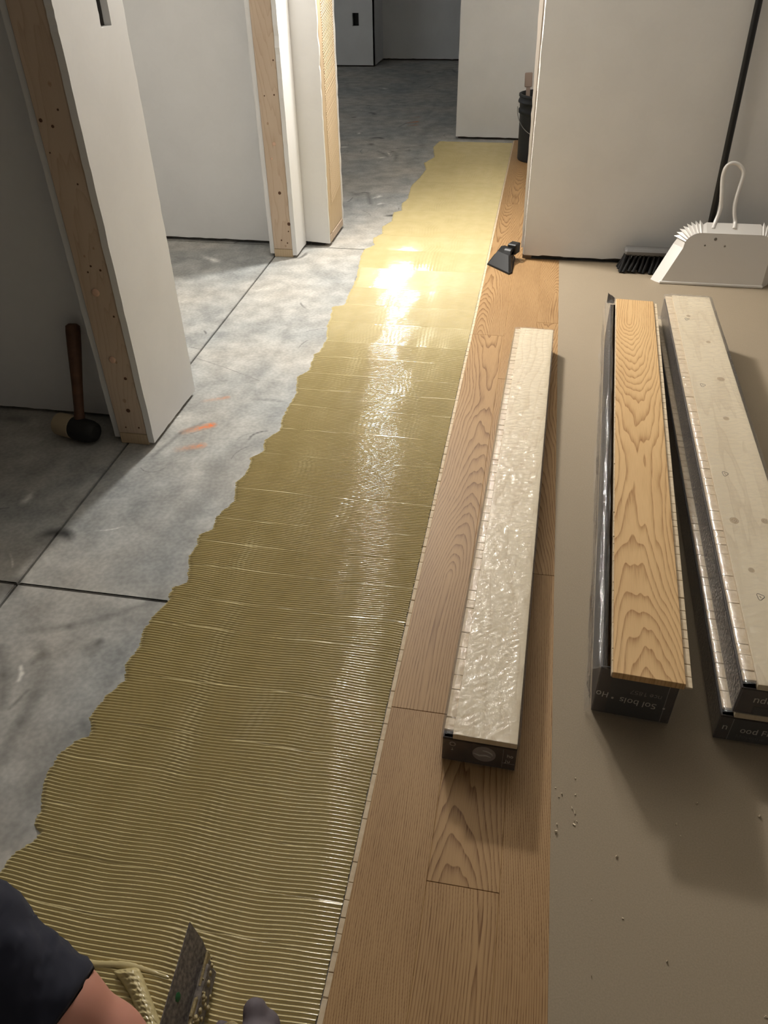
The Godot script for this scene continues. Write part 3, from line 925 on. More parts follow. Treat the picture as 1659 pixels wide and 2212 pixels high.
func build_adhesive() -> void:
	var ez := PackedFloat32Array()
	var ex := PackedFloat32Array()
	for e in edge_px:
		var p := P(e[0], e[1], SLAB)
		ez.append(p.z)
		ex.append(p.x)
	# edges of the trowel passes, far to near, read at the middle of the strip
	var passes := PackedFloat32Array()
	for y in [330, 352, 372, 392, 428, 455, 480, 512, 544, 584, 622, 660, 700, 742, 776, 815, 850, 888, 940, 1000, 1082, 1150, 1205, 1262, 1336, 1400, 1520, 1640, 1735, 1850, 1960, 2080]:
		passes.append(P(780 if y > 600 else 900, y, SLAB).z)
	var tilts := PackedFloat32Array()
	var amps := PackedFloat32Array()
	rng.seed = 404
	for k in passes.size() + 1:
		tilts.append(rng.randf_range(-0.02, 0.02) if k > 13 else rng.randf_range(-0.07, 0.07))
		amps.append(rng.randf_range(0.5, 1.1))
	var wave := noise(1.0, 402, 2)
	var fine := noise(26.0, 405, 2)
	var jag := noise(160.0, 406, 1)
	# strokes that swing round at the edge: centre pixel, radius
	var turns := []
	for a in []:
		var p := P(a[0], a[1], SLAB)
		turns.append([Vector2(p.x, p.z), a[2]])
	var cols := 52
	var z := -0.14
	var rows := 0
	var b := MB.new()
	var row_start := PackedInt32Array()
	while z > -5.66:
		var step := PITCH / 8.0 if z > -1.7 else PITCH / 7.0
		z -= step
		# left edge for this z
		var k := 0
		while k < ez.size() - 2 and ez[k + 1] < z:
			k += 1
		var xl := lerpf(ex[k], ex[k + 1], clampf((z - ez[k]) / (ez[k + 1] - ez[k]), 0.0, 1.0))
		xl += 0.0022 * jag.get_noise_2d(z * 1.0, 1.0) + 0.003 * jag.get_noise_2d(z * 0.2, 9.0)
		var xr := -0.1805 + (-z - 0.58) * 0.0058 - 0.0008 + 0.0012 * jag.get_noise_2d(z * 0.4, 30.0)
		var far := smoothstep(-2.1, -3.0, z)
		row_start.append(b.v.size())
		for c in cols:
			var t := c / float(cols - 1)
			# more points near both edges
			var s := t + 0.35 * sin(TAU * t) / TAU * -1.0
			var x := lerpf(xl, xr, s)
			var off := 0.011 * wave.get_noise_2d(x * 1.9, z * 0.9) + 0.004 * wave.get_noise_2d(x * 5.0 + 20.0, z * 2.0)
			var zz := z + off
			var ps := 0
			while ps < passes.size() and passes[ps] + 0.006 * wave.get_noise_2d(x * 2.5, ps * 7.0) < z:
				ps += 1
			var near := 1.0
			for q in [ps - 1, ps]:
				if q >= 0 and q < passes.size():
					near = minf(near, absf(passes[q] + 0.006 * wave.get_noise_2d(x * 2.5, q * 7.0) - z))
			zz += tilts[ps] * (x + 0.45)
			var phase := zz / PITCH
			for tn in turns:
				var dv: Vector2 = Vector2(x, z) - tn[0]
				var dl := dv.length()
				if dl < tn[1] and (dv.x < 0.0 and dv.y > -0.01):
					phase = dl / PITCH
					near = minf(near, absf(dl - tn[1]))
			var wv := 0.5 + 0.5 * cos(TAU * phase)
			var amp := lerpf(0.0034, 0.0027 * amps[ps], far)
			var hgt := 0.0011 + amp * pow(wv, 0.75)
			hgt += 0.00013 * fine.get_noise_2d(x, z)
			if near < 0.003:
				var smear := clampf(0.35 + 0.9 * wave.get_noise_2d(x * 4.0 + 60.0, ps * 3.1), 0.0, 0.85)
				hgt = lerpf(hgt, 0.0011 + amp * 0.78, smear * (1.0 - smoothstep(0.0, 0.003, near)))
			hgt *= smoothstep(-0.0005, 0.004, x - xl) * 0.94 + 0.06
			b.v.append(Vector3(x, SLAB + hgt, z))
		rows += 1
	# normals
	var n := PackedVector3Array()
	n.resize(b.v.size())
	for r in rows:
		for c in cols:
			var i := r * cols + c
			var l := b.v[i - 1] if c > 0 else b.v[i]
			var rt := b.v[i + 1] if c < cols - 1 else b.v[i]
			var u := b.v[i - cols] if r > 0 else b.v[i]
			var d := b.v[i + cols] if r < rows - 1 else b.v[i]
			n[i] = (rt - l).cross(d - u).normalized()
	b.n = n
	b.uv.resize(b.v.size())
	var idx := PackedInt32Array()
	idx.resize((rows - 1) * (cols - 1) * 6)
	var w := 0
	for r in rows - 1:
		for c in cols - 1:
			var a := r * cols + c
			idx[w] = a
			idx[w + 1] = a + cols + 1
			idx[w + 2] = a + 1
			idx[w + 3] = a
			idx[w + 4] = a + cols
			idx[w + 5] = a + cols + 1
			w += 6
	b.idx = idx
	var o := part("flooring_adhesive", b, M.adhesive, self)
	tag(o, "glossy khaki flooring adhesive combed into ridges on the slab", "adhesive")
	o.set_meta("kind", "stuff")

# ---------------------------------------------------------------- bundles of flooring
func frame_from(front: Vector3, back: Vector3, height: float) -> Transform3D:
	var zdir := (front - back)
	zdir.y = 0.0
	zdir = zdir.normalized()
	return Transform3D(Basis(Vector3.UP.cross(zdir), Vector3.UP, zdir), Vector3(front.x, height, front.z))

# thin plastic pulled over a bundle: left side, top, right side, with a folded end
func film_wrap(parent: Node, w: float, hgt: float, length: float, seed_: int, crease: float) -> void:
	var n := noise(1.0, seed_, 3)
	var b := MB.new()
	var rows := []
	var across := []
	for k in 7:
		across.append(Vector2(-0.002, lerpf(0.004, hgt, k / 6.0)))
	for k in range(1, 16):
		across.append(Vector2(lerpf(0.0, w, k / 16.0), hgt + 0.0022))
	for k in 7:
		across.append(Vector2(w + 0.002, lerpf(hgt, 0.004, k / 6.0)))
	for j in 121:
		var z := lerpf(0.003, -length - 0.003, j / 120.0)
		var row := []
		for k in across.size():
			var c: Vector2 = across[k]
			var f := crease * n.get_noise_2d(k * 9.0, z * 6.0) + crease * 0.5 * n.get_noise_2d(k * 2.2, z * 60.0)
			var out := Vector2(-1, 0) if k < 7 else (Vector2(0, 1) if k < 22 else Vector2(1, 0))
			row.append(Vector3(c.x, c.y, z) + Vector3(out.x, out.y, 0) * (absf(f) + 0.0006))
		rows.append(row)
	var left := []
	var right := []
	for row in rows:
		left.append(row.slice(0, 8))
		right.append(row.slice(21))
	b.grid(left)
	b.grid(right)
	# over the top the film is crushed into small flat facets
	var top := []
	var rf := RandomNumberGenerator.new()
	rf.seed = seed_
	for j in 241:
		var z := lerpf(0.003, -length - 0.003, j / 240.0)
		var row := []
		for k in range(7, 22):
			var edge: Vector3 = rows[j / 2][k] if j % 2 == 0 or j == 240 else rows[j / 2][k].lerp(rows[j / 2 + 1][k], 0.5)
			var inside_ := k > 7 and k < 21
			row.append(Vector3(edge.x + (rf.randf_range(-0.002, 0.002) if inside_ else 0.0), edge.y + (rf.randf_range(0.0, 1.0) * crease * 2.6 if inside_ else 0.0), z))
		top.append(row)
	for j in 240:
		for k in 14:
			b.tri(top[j][k], top[j][k + 1], top[j + 1][k + 1])
			b.tri(top[j][k], top[j + 1][k + 1], top[j + 1][k])
	# the end, folded in over the front
	var endrows := []
	for j in 14:
		var y := lerpf(hgt - 0.012, 0.003, j / 13.0)
		var row := []
		for k in 22:
			var x := lerpf(-0.003, w + 0.003, k / 21.0)
			row.append(Vector3(x, y, 0.0035 + absf(crease * 1.6 * n.get_noise_2d(x * 60.0, y * 90.0 + 50.0))))
		endrows.append(row)
	b.grid(endrows, false, true)
	part("plastic_film", b, M.film, parent, "clear crinkled plastic film")

func carton(parent: Node, w: float, hgt: float, length: float) -> MeshInstance3D:
	var b := MB.new()
	var t := 0.003
	b.box(Vector3(0, 0.0004, -length), Vector3(w, t, 0), 0.0008)
	b.box(Vector3(0, t, -length), Vector3(t, hgt, 0), 0.0008)
	b.box(Vector3(w - t, t, -length), Vector3(w, hgt, 0), 0.0008)
	b.box(Vector3(t, t, -t), Vector3(w - t, hgt, 0), 0.0008)
	b.box(Vector3(t, t, -length), Vector3(w - t, hgt, -length + t), 0.0008)
	return part("carton", b, M.carton, parent, "dark brown printed carton")

# face-down plank on top: pale veneer back, and the kerfed tongue a little lower on its left
func pale_plank(parent: Node, x0: float, x1: float, top: float, length: float, veneer: Material, strip: float) -> MeshInstance3D:
	var b := MB.new()
	b.us = Vector2(1.0 / 0.116, -1.0 / 1.7)
	b.uo = Vector2(-x0 / 0.116, 0.0)
	b.box(Vector3(x0 + strip, top - 0.0135, -length), Vector3(x1, top, 0.0), 0.0006)
	var o := part("plank", b, veneer, parent)
	tongue(o, x0, x0 + strip, -0.012, -length, top - 0.010, top - 0.0045)
	return o

func label_panel(parent: Node, x0: float, y0: float, x1: float, y1: float) -> MeshInstance3D:
	return box_part("printed_panel", Vector3(x0, y0, 0.0), Vector3(x1, y1, 0.0006), 0.0, M.carton_panel, parent)

func at_front(x: float, y: float, upside: bool, lean := 0.0) -> Transform3D:
	return Transform3D(Basis(Vector3(0, 0, 1), (PI if upside else 0.0) + lean), Vector3(x, y, 0.0009))

func stamps(parent: Node, inv: Transform3D, spots: Array, top: float) -> void:
	for s in spots:
		var c: Vector3 = inv * s
		var b := MB.new()
		var pts := PackedVector3Array()
		for k in 17:
			var a := TAU * k / 16.0
			var r := 0.0062 * (1.0 + 0.22 * cos(a * 3.0 + 0.6))
			pts.append(Vector3(c.x + r * cos(a), top + 0.0003, c.z + r * 1.35 * sin(a)))
		b.tube(pts, PackedFloat32Array([0.0006]), 5, false, 0.5)
		b.tube(PackedVector3Array([Vector3(c.x - 0.001, top + 0.0003, c.z - 0.002), Vector3(c.x + 0.001, top + 0.0003, c.z + 0.003)]), PackedFloat32Array([0.0006]), 5, true, 0.5)
		part("stamp", b, M.stamp, parent)

func build_bundles() -> void:
	# ---- on the oak: whole bundle, film still round it
	var T := 0.0764
	var fl := P(957, 1582, T)
	var bl := P(1113, 708, T)
	var L := Vector2(fl.x - bl.x, fl.z - bl.z).length()
	var xf := frame_from(fl, bl, 0.0)
	var w := 0.130
	var t := thing("flooring_bundle", "film wrapped bundle with pale plywood top resting on the oak planks", "flooring bundle", xf, "bundles of flooring planks")
	var ct := carton(t, w, T - 0.0125, L)
	var p1 := pale_plank(t, 0.001, w - 0.001, T, L + 0.004, M.veneer_0, 0.0165)
	stamps(p1, t.transform.affine_inverse(), [], T)
	var disc := MB.new()
	disc.xf = Transform3D(Basis(Vector3(1, 0, 0), PI / 2), Vector3(w * 0.57, 0.034, 0.0))
	disc.lathe([Vector2(0.0205, 0.0), Vector2(0.0205, 0.0008), Vector2(0.0, 0.0008)], 32)
	part("emblem", disc, M.print_grey, ct)
	var stroke := MB.new()
	stroke.tube(PackedVector3Array([Vector3(w * 0.57 - 0.003, 0.045, 0.001), Vector3(w * 0.57 + 0.006, 0.0435, 0.001), Vector3(w * 0.57 + 0.013, 0.039, 0.001), Vector3(w * 0.57 + 0.015, 0.034, 0.001)]), PackedFloat32Array([0.0012, 0.0018, 0.0018, 0.0008]), 6, true, 0.6)
	stroke.tube(PackedVector3Array([Vector3(w * 0.57 - 0.019, 0.034, 0.001), Vector3(w * 0.57 - 0.008, 0.031, 0.001), Vector3(w * 0.57 + 0.004, 0.033, 0.001), Vector3(w * 0.57 + 0.012, 0.029, 0.001)]), PackedFloat32Array([0.001, 0.003, 0.0026, 0.001]), 6, true, 0.4)
	part("emblem_figure", stroke, M.print, ct)
	var seal := MB.new()
	seal.xf = Transform3D(Basis(Vector3(1, 0, 0), PI / 2), Vector3(0.018, 0.049, 0.0))
	seal.lathe([Vector2(0.0058, 0.0), Vector2(0.0058, 0.0008), Vector2(0.0036, 0.0008), Vector2(0.0036, 0.0004)], 20)
	part("seal", seal, M.print_grey, ct)
	words("T", 0.008, M.print, ct, at_front(0.018, 0.036, true))
	words("ho", 0.010, M.print, ct, at_front(w - 0.011, 0.040, false))
	words("Ju", 0.010, M.print, ct, at_front(w - 0.014, 0.025, false))
	var rule := MB.new()
	rule.box(Vector3(w - 0.0235, 0.006, 0.0003), Vector3(w - 0.0228, 0.056, 0.0009))
	rule.box(Vector3(w - 0.0235, 0.018, 0.0003), Vector3(w - 0.002, 0.0187, 0.0009))
	part("printed_rule", rule, M.print_grey, ct)
	film_wrap(t, w, T, L, 501, 0.0011)

	# ---- opened bundle on the paper with a loose oak plank lying on it
	T = 0.15
	fl = P(1325, 1452, T)
	bl = P(1332, 645, T)
	L = Vector2(fl.x - bl.x, fl.z - bl.z).length()
	var cf := P(1276, 1536, 0.0)
	xf = frame_from(cf, cf + (bl - fl), 0.0022)
	w = 0.140
	var ch := 0.126
	var u := thing("flooring_bundle", "opened dark carton with torn film under a loose oak plank", "flooring bundle", xf, "bundles of flooring planks")
	var cu := carton(u, w, ch, L - 0.03)
	label_panel(cu, 0.024, 0.004, w - 0.016, ch - 0.012)
	words("•  Sol bois  •", 0.019, M.print, cu, at_front(0.078, 0.045, true, -0.06))
	words("Ho", 0.019, M.print, cu, at_front(0.0125, 0.054, true, -0.06))
	words("nce 1857", 0.014, M.print_grey, cu, at_front(0.088, 0.071, true, -0.06))
	box_part("printed_rule", Vector3(w - 0.0165, 0.004, 0.0004), Vector3(w - 0.0155, ch - 0.012, 0.001), 0.0, M.print_grey, cu)
	# planks still inside
	for k in 7:
		var y := 0.0035 + k * 0.0142
		box_part("plank", Vector3(0.022, y, -L + 0.04), Vector3(w - 0.006, y + 0.0138, -0.006 - 0.004 * (k % 3)), 0.0006, M.oak_2 if k % 2 else M.oak_0, u, 0, Vector2(1.0 / 0.116, 1.0 / 1.7))
	# torn film hanging off the left side in long folds
	var n := noise(1.0, 611, 3)
	var fb := MB.new()
	var rows := []
	for j in 150:
		var q := j / 149.0
		var z := lerpf(0.012, -L - 0.0, q)
		var row := []
		for k in 26:
			var s := k / 25.0
			var fold := 0.008 * n.get_noise_2d(s * 7.0, q * 3.0) + 0.004 * n.get_noise_2d(s * 22.0, q * 5.0) + 0.0015 * n.get_noise_2d(s * 30.0, q * 70.0)
			var base := Vector2(-0.012 + 0.006 * sin(s * 9.0), lerpf(0.004, ch + 0.004, minf(1.0, s / 0.7)))
			if s > 0.7:
				base = Vector2(lerpf(-0.008, 0.010, (s - 0.7) / 0.3), ch + 0.005 + 0.004 * sin((s - 0.7) * 10.0))
			row.append(Vector3(base.x - absf(fold) * (1.0 if s < 0.7 else 0.0), base.y + (absf(fold) * 0.6 if s >= 0.7 else 0.0), z))
		rows.append(row)
	fb.grid(rows)
	part("plastic_film", fb, M.film, u, "torn clear film in long folds")
	var fe := MB.new()
	rows = []
	for j in 16:
		var row := []
		for k in 30:
			var s := k / 29.0
			var y := lerpf(ch + 0.004 - 0.012 * s, 0.003, j / 15.0)
			row.append(Vector3(lerpf(-0.014, w + 0.002, s), y, 0.004 + 0.006 * absf(n.get_noise_2d(s * 9.0, y * 40.0 + 9.0))))
		rows.append(row)
	fe.grid(rows, false, true)
	part("plastic_film", fe, M.film, u)
	# corner of film sticking up at the far end
	var tab := MB.new()
	rows = []
	for j in 6:
		var row := []
		for k in 6:
			row.append(Vector3(-0.012 + 0.005 * k, ch + 0.006 * j * (1.0 - k * 0.1), -L + 0.02 - 0.003 * j + 0.003 * sin(k * 2.0 + j)))
		rows.append(row)
	tab.grid(rows)
	part("film_corner", tab, M.film_grey, u)

	# loose oak plank on top, face up
	xf = frame_from(fl, bl, ch + 0.0115)
	var lp := thing("oak_plank", "loose oak plank with cathedral grain lying face up on the opened carton", "plank", xf)
	var b := MB.new()
	b.us = Vector2(1.0 / 0.122, -1.0 / 1.7)
	b.box(Vector3(0, -0.002, -L), Vector3(0.1215, 0.0125, 0), 0.0007)
	part("board", b, M.oak_5, lp)
	tongue(lp, 0.1225, 0.134, 0.0, -L, 0.001, 0.0055)
	tongue(lp, -0.0025, 0.0, -0.0, -L, 0.0, 0.011)

	# ---- two bundles stacked
	var dir := Vector3(0.050, 0, -1.736)
	w = 0.150
	for k in 2:
		var front := Vector3(0.424 if k == 0 else 0.437, 0, -0.950 if k == 0 else -0.946)
		xf = frame_from(front, front + dir, 0.0024 if k == 0 else 0.0850)
		L = 1.72
		var lab := "wrapped flooring bundle on the paper carrying another bundle on top" if k == 0 else "wrapped bundle with knotty pale top stacked on another bundle"
		var s := thing("flooring_bundle", lab, "flooring bundle", xf, "bundles of flooring planks")
		var cs := carton(s, w, 0.0655, L)
		if k == 0:
			label_panel(cs, 0.022, 0.003, w - 0.004, 0.060)
			words("n", 0.018, M.print, cs, at_front(0.0125, 0.036, false))
			words("ood Floo", 0.018, M.print, cs, at_front(0.074, 0.033, false))
			words("Moyenne", 0.012, M.print_faint, cs, at_front(0.060, 0.016, false))
			box_part("printed_rule", Vector3(0.0225, 0.003, 0.0004), Vector3(0.0233, 0.060, 0.001), 0.0, M.print_grey, cs)
			pale_plank(s, 0.002, w - 0.003, 0.0775, L, M.veneer_0, 0.019)
			film_wrap(s, w, 0.0775, L, 740, 0.0009)
		else:
			label_panel(cs, 0.030, 0.003, 0.060, 0.022)
			words("ndenc", 0.019, M.print, cs, at_front(0.050, 0.040, false))
			var ps := pale_plank(s, 0.002, w - 0.005, 0.0785, L, M.veneer_1, 0.021)
			stamps(ps, s.transform.affine_inverse(), [P(1483, 692, 0.159), P(1517, 835, 0.159), P(1565, 1027, 0.159), P(1641, 1293, 0.159)], 0.0785)
			film_wrap(s, w, 0.0785, L, 760, 0.0010)

# ---------------------------------------------------------------- broom and dustpan
func build_broom() -> void:
	var foot := PZ(1526, 530, -3.345)
	foot.y = 0.098
	foot.z = -3.345
	var up := PZ(1640, 0, -3.385)
	var dirp := (up - foot).normalized()
	var tip := foot + dirp * 1.30
	var cx := foot.x
	var t := thing("push_broom", "push broom with black bristles leaning on the drywall behind the dustpan", "broom", Transform3D(Basis.IDENTITY, Vector3(cx, 0.002, -3.345)))
	var inv := t.transform.affine_inverse()
	var b := MB.new()
	b.tube(PackedVector3Array([inv * foot, inv * tip]), PackedFloat32Array([0.0125]), 14)
	part("pole", b, M.handle_black, t)
	var half := cx - P(1345, 600).x
	var blk := MB.new()
	blk.box(Vector3(-half, 0.066, -0.03), Vector3(half, 0.092, 0.03), 0.008)
	part("block", blk, M.broom_block, t)
	var ferr := MB.new()
	ferr.tube(PackedVector3Array([Vector3(0, 0.08, 0), inv * (foot + dirp * 0.06)]), PackedFloat32Array([0.026, 0.017]), 12)
	part("socket", ferr, M.black_plastic, t)
	rng.seed = 88
	var br := MB.new()
	var nx := 34
	for i in nx:
		for j in 5:
			var x := lerpf(-half + 0.008, half - 0.008, i / float(nx - 1)) + rng.randf_range(-0.003, 0.003)
			var z := lerpf(-0.024, 0.024, j / 4.0)
			var lean := Vector3(0.018 * (i / float(nx - 1) - 0.5) * 2.0 + rng.randf_range(-0.006, 0.006), 0, (z * 0.9) + rng.randf_range(-0.004, 0.004))
			var bot := Vector3(x, 0.001 + rng.randf() * 0.006, z) + lean
			br.tube(PackedVector3Array([Vector3(x, 0.07, z), Vector3(x, 0.035, z) + lean * 0.4, bot]), PackedFloat32Array([0.0035, 0.006, 0.0085]), 6, true)
	var o := part("bristles", br, M.bristle, t)
	o.set_meta("kind", "stuff")

func build_dustpan() -> void:
	# outline of the flat pan bottom that faces the room, drawn in its own plane: x right, y up along the pan
	var p0 := P(1432, 617)
	var p1 := P(1640, 621)
	var wid := p1.x - p0.x
	var t := thing("dustpan", "silver metal dustpan with pleated rim standing against the drywall", "dustpan", Transform3D(Basis(Vector3(1, 0, 0), -0.16), Vector3((p0.x + p1.x) / 2, 0.0035, (p0.z + p1.z) / 2)))
	var hw := wid / 2
	var hp := 0.20
	# each entry: place on the pan's edge, direction the rim flares in, pleated or not
	var edge := [[Vector2(-1.06, 0.0) , Vector2(-1, 0.1), false], [Vector2(-0.72, 0.70), Vector2(-1, 0.3), false]]
	for k in 33:
		var f := k / 32.0
		var a := lerpf(PI * 0.90, PI * 0.5, f)
		edge.append([Vector2(-0.38 + 0.34 * cos(a), 0.72 + 0.28 * sin(a)), Vector2(cos(a), sin(a)), true])
	edge.append([Vector2(-0.30, 1.0), Vector2(0, 1), false])
	edge.append([Vector2(0.74, 1.0), Vector2(0, 1), false])
	for k in 29:
		var f := k / 28.0
		var a := lerpf(PI * 0.5, PI * 0.04, f)
		edge.append([Vector2(0.78 + 0.25 * cos(a), 0.78 + 0.22 * sin(a)), Vector2(cos(a), sin(a)), true])
	edge.append([Vector2(1.04, 0.6), Vector2(1, 0.1), false])
	edge.append([Vector2(1.01, 0.0), Vector2(1, 0.05), false])
	var plate := MB.new()
	plate.xf = Transform3D(Basis(Vector3(1, 0, 0), Vector3(0, 0, -1), Vector3(0, 1, 0)), Vector3.ZERO)
	var poly := PackedVector2Array()
	for e in edge:
		poly.append(Vector2(e[0].x * hw, e[0].y * hp))
	plate.prism(poly, 0.0, 0.0012)
	var po := part("pan", plate, M.tin, t)
	# rim: goes back and outward from the pan; folded into pleats round the upper corners
	var rim := MB.new()
	var near_ := []
	var far_ := []
	for k in edge.size():
		var e: Array = edge[k]
		var q := Vector3(e[0].x * hw, e[0].y * hp, -0.0006)
		var nr := Vector3(e[1].x, e[1].y, 0).normalized()
		var fold: float = [1.0, 0.0, -1.0, 0.0][k % 4] if e[2] else 0.0
		near_.append(q)
		far_.append(q + nr * (0.034 + 0.008 * fold) + Vector3(0, 0, -0.044 - 0.004 * fold) + Vector3(-nr.y, nr.x, 0) * 0.003 * fold)
	for k in edge.size() - 1:
		rim.quad_out(near_[k], near_[k + 1], far_[k + 1], far_[k], Vector3(0.1 * hw, 0.3 * hp, -0.03))
	part("rim", rim, M.tin, t, "pleated tin rim")
	var lip := MB.new()
	lip.box(Vector3(-hw - 0.016, -0.002, -0.006), Vector3(hw + 0.008, 0.010, 0.0035), 0.003)
	part("lip", lip, M.tin, t)
	for s in [[-0.02, hp * 0.93, 0.0062], [-0.055, hp * 0.80, 0.0038], [0.02, hp * 0.80, 0.0038]]:
		var rv := MB.new()
		rv.xf = Transform3D(Basis(Vector3(1, 0, 0), PI / 2), Vector3(s[0], s[1] * 0.96, 0.0))
		rv.lathe([Vector2(s[2], 0.0), Vector2(s[2] * 0.9, 0.0018), Vector2(s[2] * 0.45, 0.0018), Vector2(s[2] * 0.4, 0.0006), Vector2(0.0, 0.0006)], 14)
		part("rivet", rv, M.rivet, po)
	# handle: a bent rod
	var inv := t.transform.affine_inverse()
	var path := PackedVector3Array()
	var px := [[1540, 495, -3.255], [1546, 478, -3.285], [1556, 452, -3.30], [1559, 420, -3.31], [1561, 385, -3.325], [1568, 362, -3.33], [1580, 353, -3.335], [1593, 354, -3.335], [1604, 365, -3.33], [1606, 378, -3.325], [1598, 405, -3.315], [1589, 435, -3.305], [1586, 458, -3.295], [1588, 480, -3.285], [1586, 495, -3.255]]
	var curve := Curve3D.new()
	for q in px:
		curve.add_point(inv * PZ(q[0], q[1], q[2]))
	for k in px.size():
		var a: Vector3 = curve.get_point_position(max(k - 1, 0))
		var c: Vector3 = curve.get_point_position(min(k + 1, px.size() - 1))
		curve.set_point_in(k, (a - c) / 6.0)
		curve.set_point_out(k, (c - a) / 6.0)
	for k in 70:
		path.append(curve.sample_baked(curve.get_baked_length() * k / 69.0, true))
	var hb := MB.new()
	hb.tube(path, PackedFloat32Array([0.0078]), 10)
	part("handle", hb, M.tin, t, "bent rod handle")

# ---------------------------------------------------------------- small tools
func build_tools() -> void:
	# mallet standing on its head against the shaded wall
	var e0 := P(126, 908, 0.036)
	var e1 := P(196, 927, 0.032)
	var mid := (e0 + e1) / 2
	var t := thing("mallet", "wooden handled mallet with one black rubber face leaning in the shade", "mallet", Transform3D(Basis.IDENTITY, Vector3(mid.x, SLAB + 0.001, mid.z)))
	var inv := t.transform.affine_inverse()
	var a := inv * e0
	var c := inv * e1
	var ax := (c - a).normalized()
	a.y = 0.036
	c.y = 0.034
	ax = (c - a).normalized()
	var b := MB.new()
	b.tube(PackedVector3Array([a - ax * 0.004, a, a + ax * 0.052, a + ax * 0.056]), PackedFloat32Array([0.030, 0.0335, 0.035, 0.033]), 20)
	part("pale_head", b, M.mallet_white, t)
	b = MB.new()
	b.tube(PackedVector3Array([a + ax * 0.056, a + ax * 0.060, c - ax * 0.004, c + ax * 0.012, c + ax * 0.016]), PackedFloat32Array([0.033, 0.0345, 0.0335, 0.028, 0.018]), 20)
	part("rubber_head", b, M.black_rubber, t)
	var hb := a.lerp(c, 0.66)
	var ht := inv * PZ(157, 704, -1.846)
	b = MB.new()
	var hd := ht - hb
	b.tube(PackedVector3Array([hb, hb + hd * 0.2, hb + hd * 0.45, hb + hd * 0.75, hb + hd * 0.95, ht, ht + hd.normalized() * 0.006]), PackedFloat32Array([0.0175, 0.014, 0.0155, 0.019, 0.0205, 0.0195, 0.012]), 14)
	part("handle", b, M.handle_wood, t)

	# black plastic block lying by the doorway
	var bt := thing("tapping_block", "black plastic flooring tool with raised grip lying on the oak by the wall corner", "hand tool", Transform3D(Basis.IDENTITY, Vector3(P(1085, 570).x, 0.0004, P(1085, 570).z)))
	inv = bt.transform.affine_inverse()
	var poly := PackedVector2Array()
	for q in [[1052, 572], [1099, 594], [1106, 591], [1113, 557], [1082, 548], [1068, 551]]:
		var p := inv * P(q[0], q[1])
		poly.append(Vector2(p.x, p.z))
	b = MB.new()
	b.prism(poly, 0.0, 0.006, 0.0015)
	part("base_plate", b, M.black_plastic, bt)
	var cen := Vector2.ZERO
	for q in poly:
		cen += q / poly.size()
	# sloping body on the plate, all flat faces
	b = MB.new()
	for k in poly.size():
		var q0 := cen + (poly[k] - cen) * 0.93
		var q1 := cen + (poly[(k + 1) % poly.size()] - cen) * 0.93
		var back := Vector2(0.006, -0.022)
		var r0 := cen + back + (poly[k] - cen) * 0.50
		var r1 := cen + back + (poly[(k + 1) % poly.size()] - cen) * 0.50
		b.quad_out(Vector3(q0.x, 0.006, q0.y), Vector3(q1.x, 0.006, q1.y), Vector3(r1.x, 0.050, r1.y), Vector3(r0.x, 0.050, r0.y), Vector3(cen.x, 0.0, cen.y))
		b.tri_out(Vector3(r0.x, 0.050, r0.y), Vector3(r1.x, 0.050, r1.y), Vector3(cen.x + back.x, 0.050, cen.y + back.y), Vector3(cen.x, 0.0, cen.y))
	part("body", b, M.black_plastic, bt)
	b = MB.new()
	b.xf = Transform3D(Basis(Vector3.UP, -0.42), Vector3(cen.x + 0.014, 0.0, cen.y))
	b.box(Vector3(-0.006, 0.006, -0.010), Vector3(0.026, 0.040, 0.040), 0.003)
	b.box(Vector3(-0.016, 0.03, -0.075), Vector3(0.026, 0.074, -0.030), 0.004)
	b.xf = b.xf * Transform3D(Basis(Vector3(0, 0, 1), PI / 2), Vector3(0.016, 0.040, -0.016))
	b.lathe([Vector2(0.0, -0.002), Vector2(0.020, -0.002), Vector2(0.022, 0.002), Vector2(0.022, 0.030), Vector2(0.020, 0.034), Vector2(0.0, 0.034)], 20)
	part("grip", b, M.black_plastic, bt)

	# pail at the end of the passage
	var pc := Vector3(0.03, 0.001, -5.20)
	var pt := thing("pail", "black plastic pail standing at the end of the passage", "pail", Transform3D(Basis.IDENTITY, pc))
	b = MB.new()
	b.lathe([Vector2(0.0, 0.0), Vector2(0.130, 0.0), Vector2(0.134, 0.006), Vector2(0.141, 0.26), Vector2(0.150, 0.262), Vector2(0.151, 0.28), Vector2(0.144, 0.284), Vector2(0.147, 0.315), Vector2(0.156, 0.318), Vector2(0.156, 0.326), Vector2(0.147, 0.345), Vector2(0.154, 0.350), Vector2(0.154, 0.362), Vector2(0.142, 0.364), Vector2(0.138, 0.30), Vector2(0.128, 0.02), Vector2(0.0, 0.012)], 40)
	part("body", b, M.pail, pt)
	b = MB.new()
	var bail := PackedVector3Array()
	for k in 25:
		var an := PI * k / 24.0
		bail.append(Vector3(-0.157 * cos(an) , 0.29 - 0.135 * sin(an), 0.157 * sin(an) + 0.002))
	b.tube(bail, PackedFloat32Array([0.0022]), 6)
	part("bail", b, M.wire, pt)
	# a stirring stick standing in it
	var st := thing("stirring_paddle", "pinkish grey stick standing up in the black pail", "stick", Transform3D(Basis(Vector3(0, 0, 1), 0.05), Vector3(-0.055, 0.02, -5.17)))
	b = MB.new()
	b.box(Vector3(-0.012, 0, -0.006), Vector3(0.012, 0.38, 0.006), 0.002)
	part("shaft", b, M.paddle, st)
	b = MB.new()
	b.box(Vector3(-0.022, 0.38, -0.008), Vector3(0.022, 0.455, 0.008), 0.004)
	part("grip", b, M.paddle, st)

	# crumbs on the paper and plaster dust at the wall corner
	rng.seed = 9
	b = MB.new()
	var fb2 := MB.new()
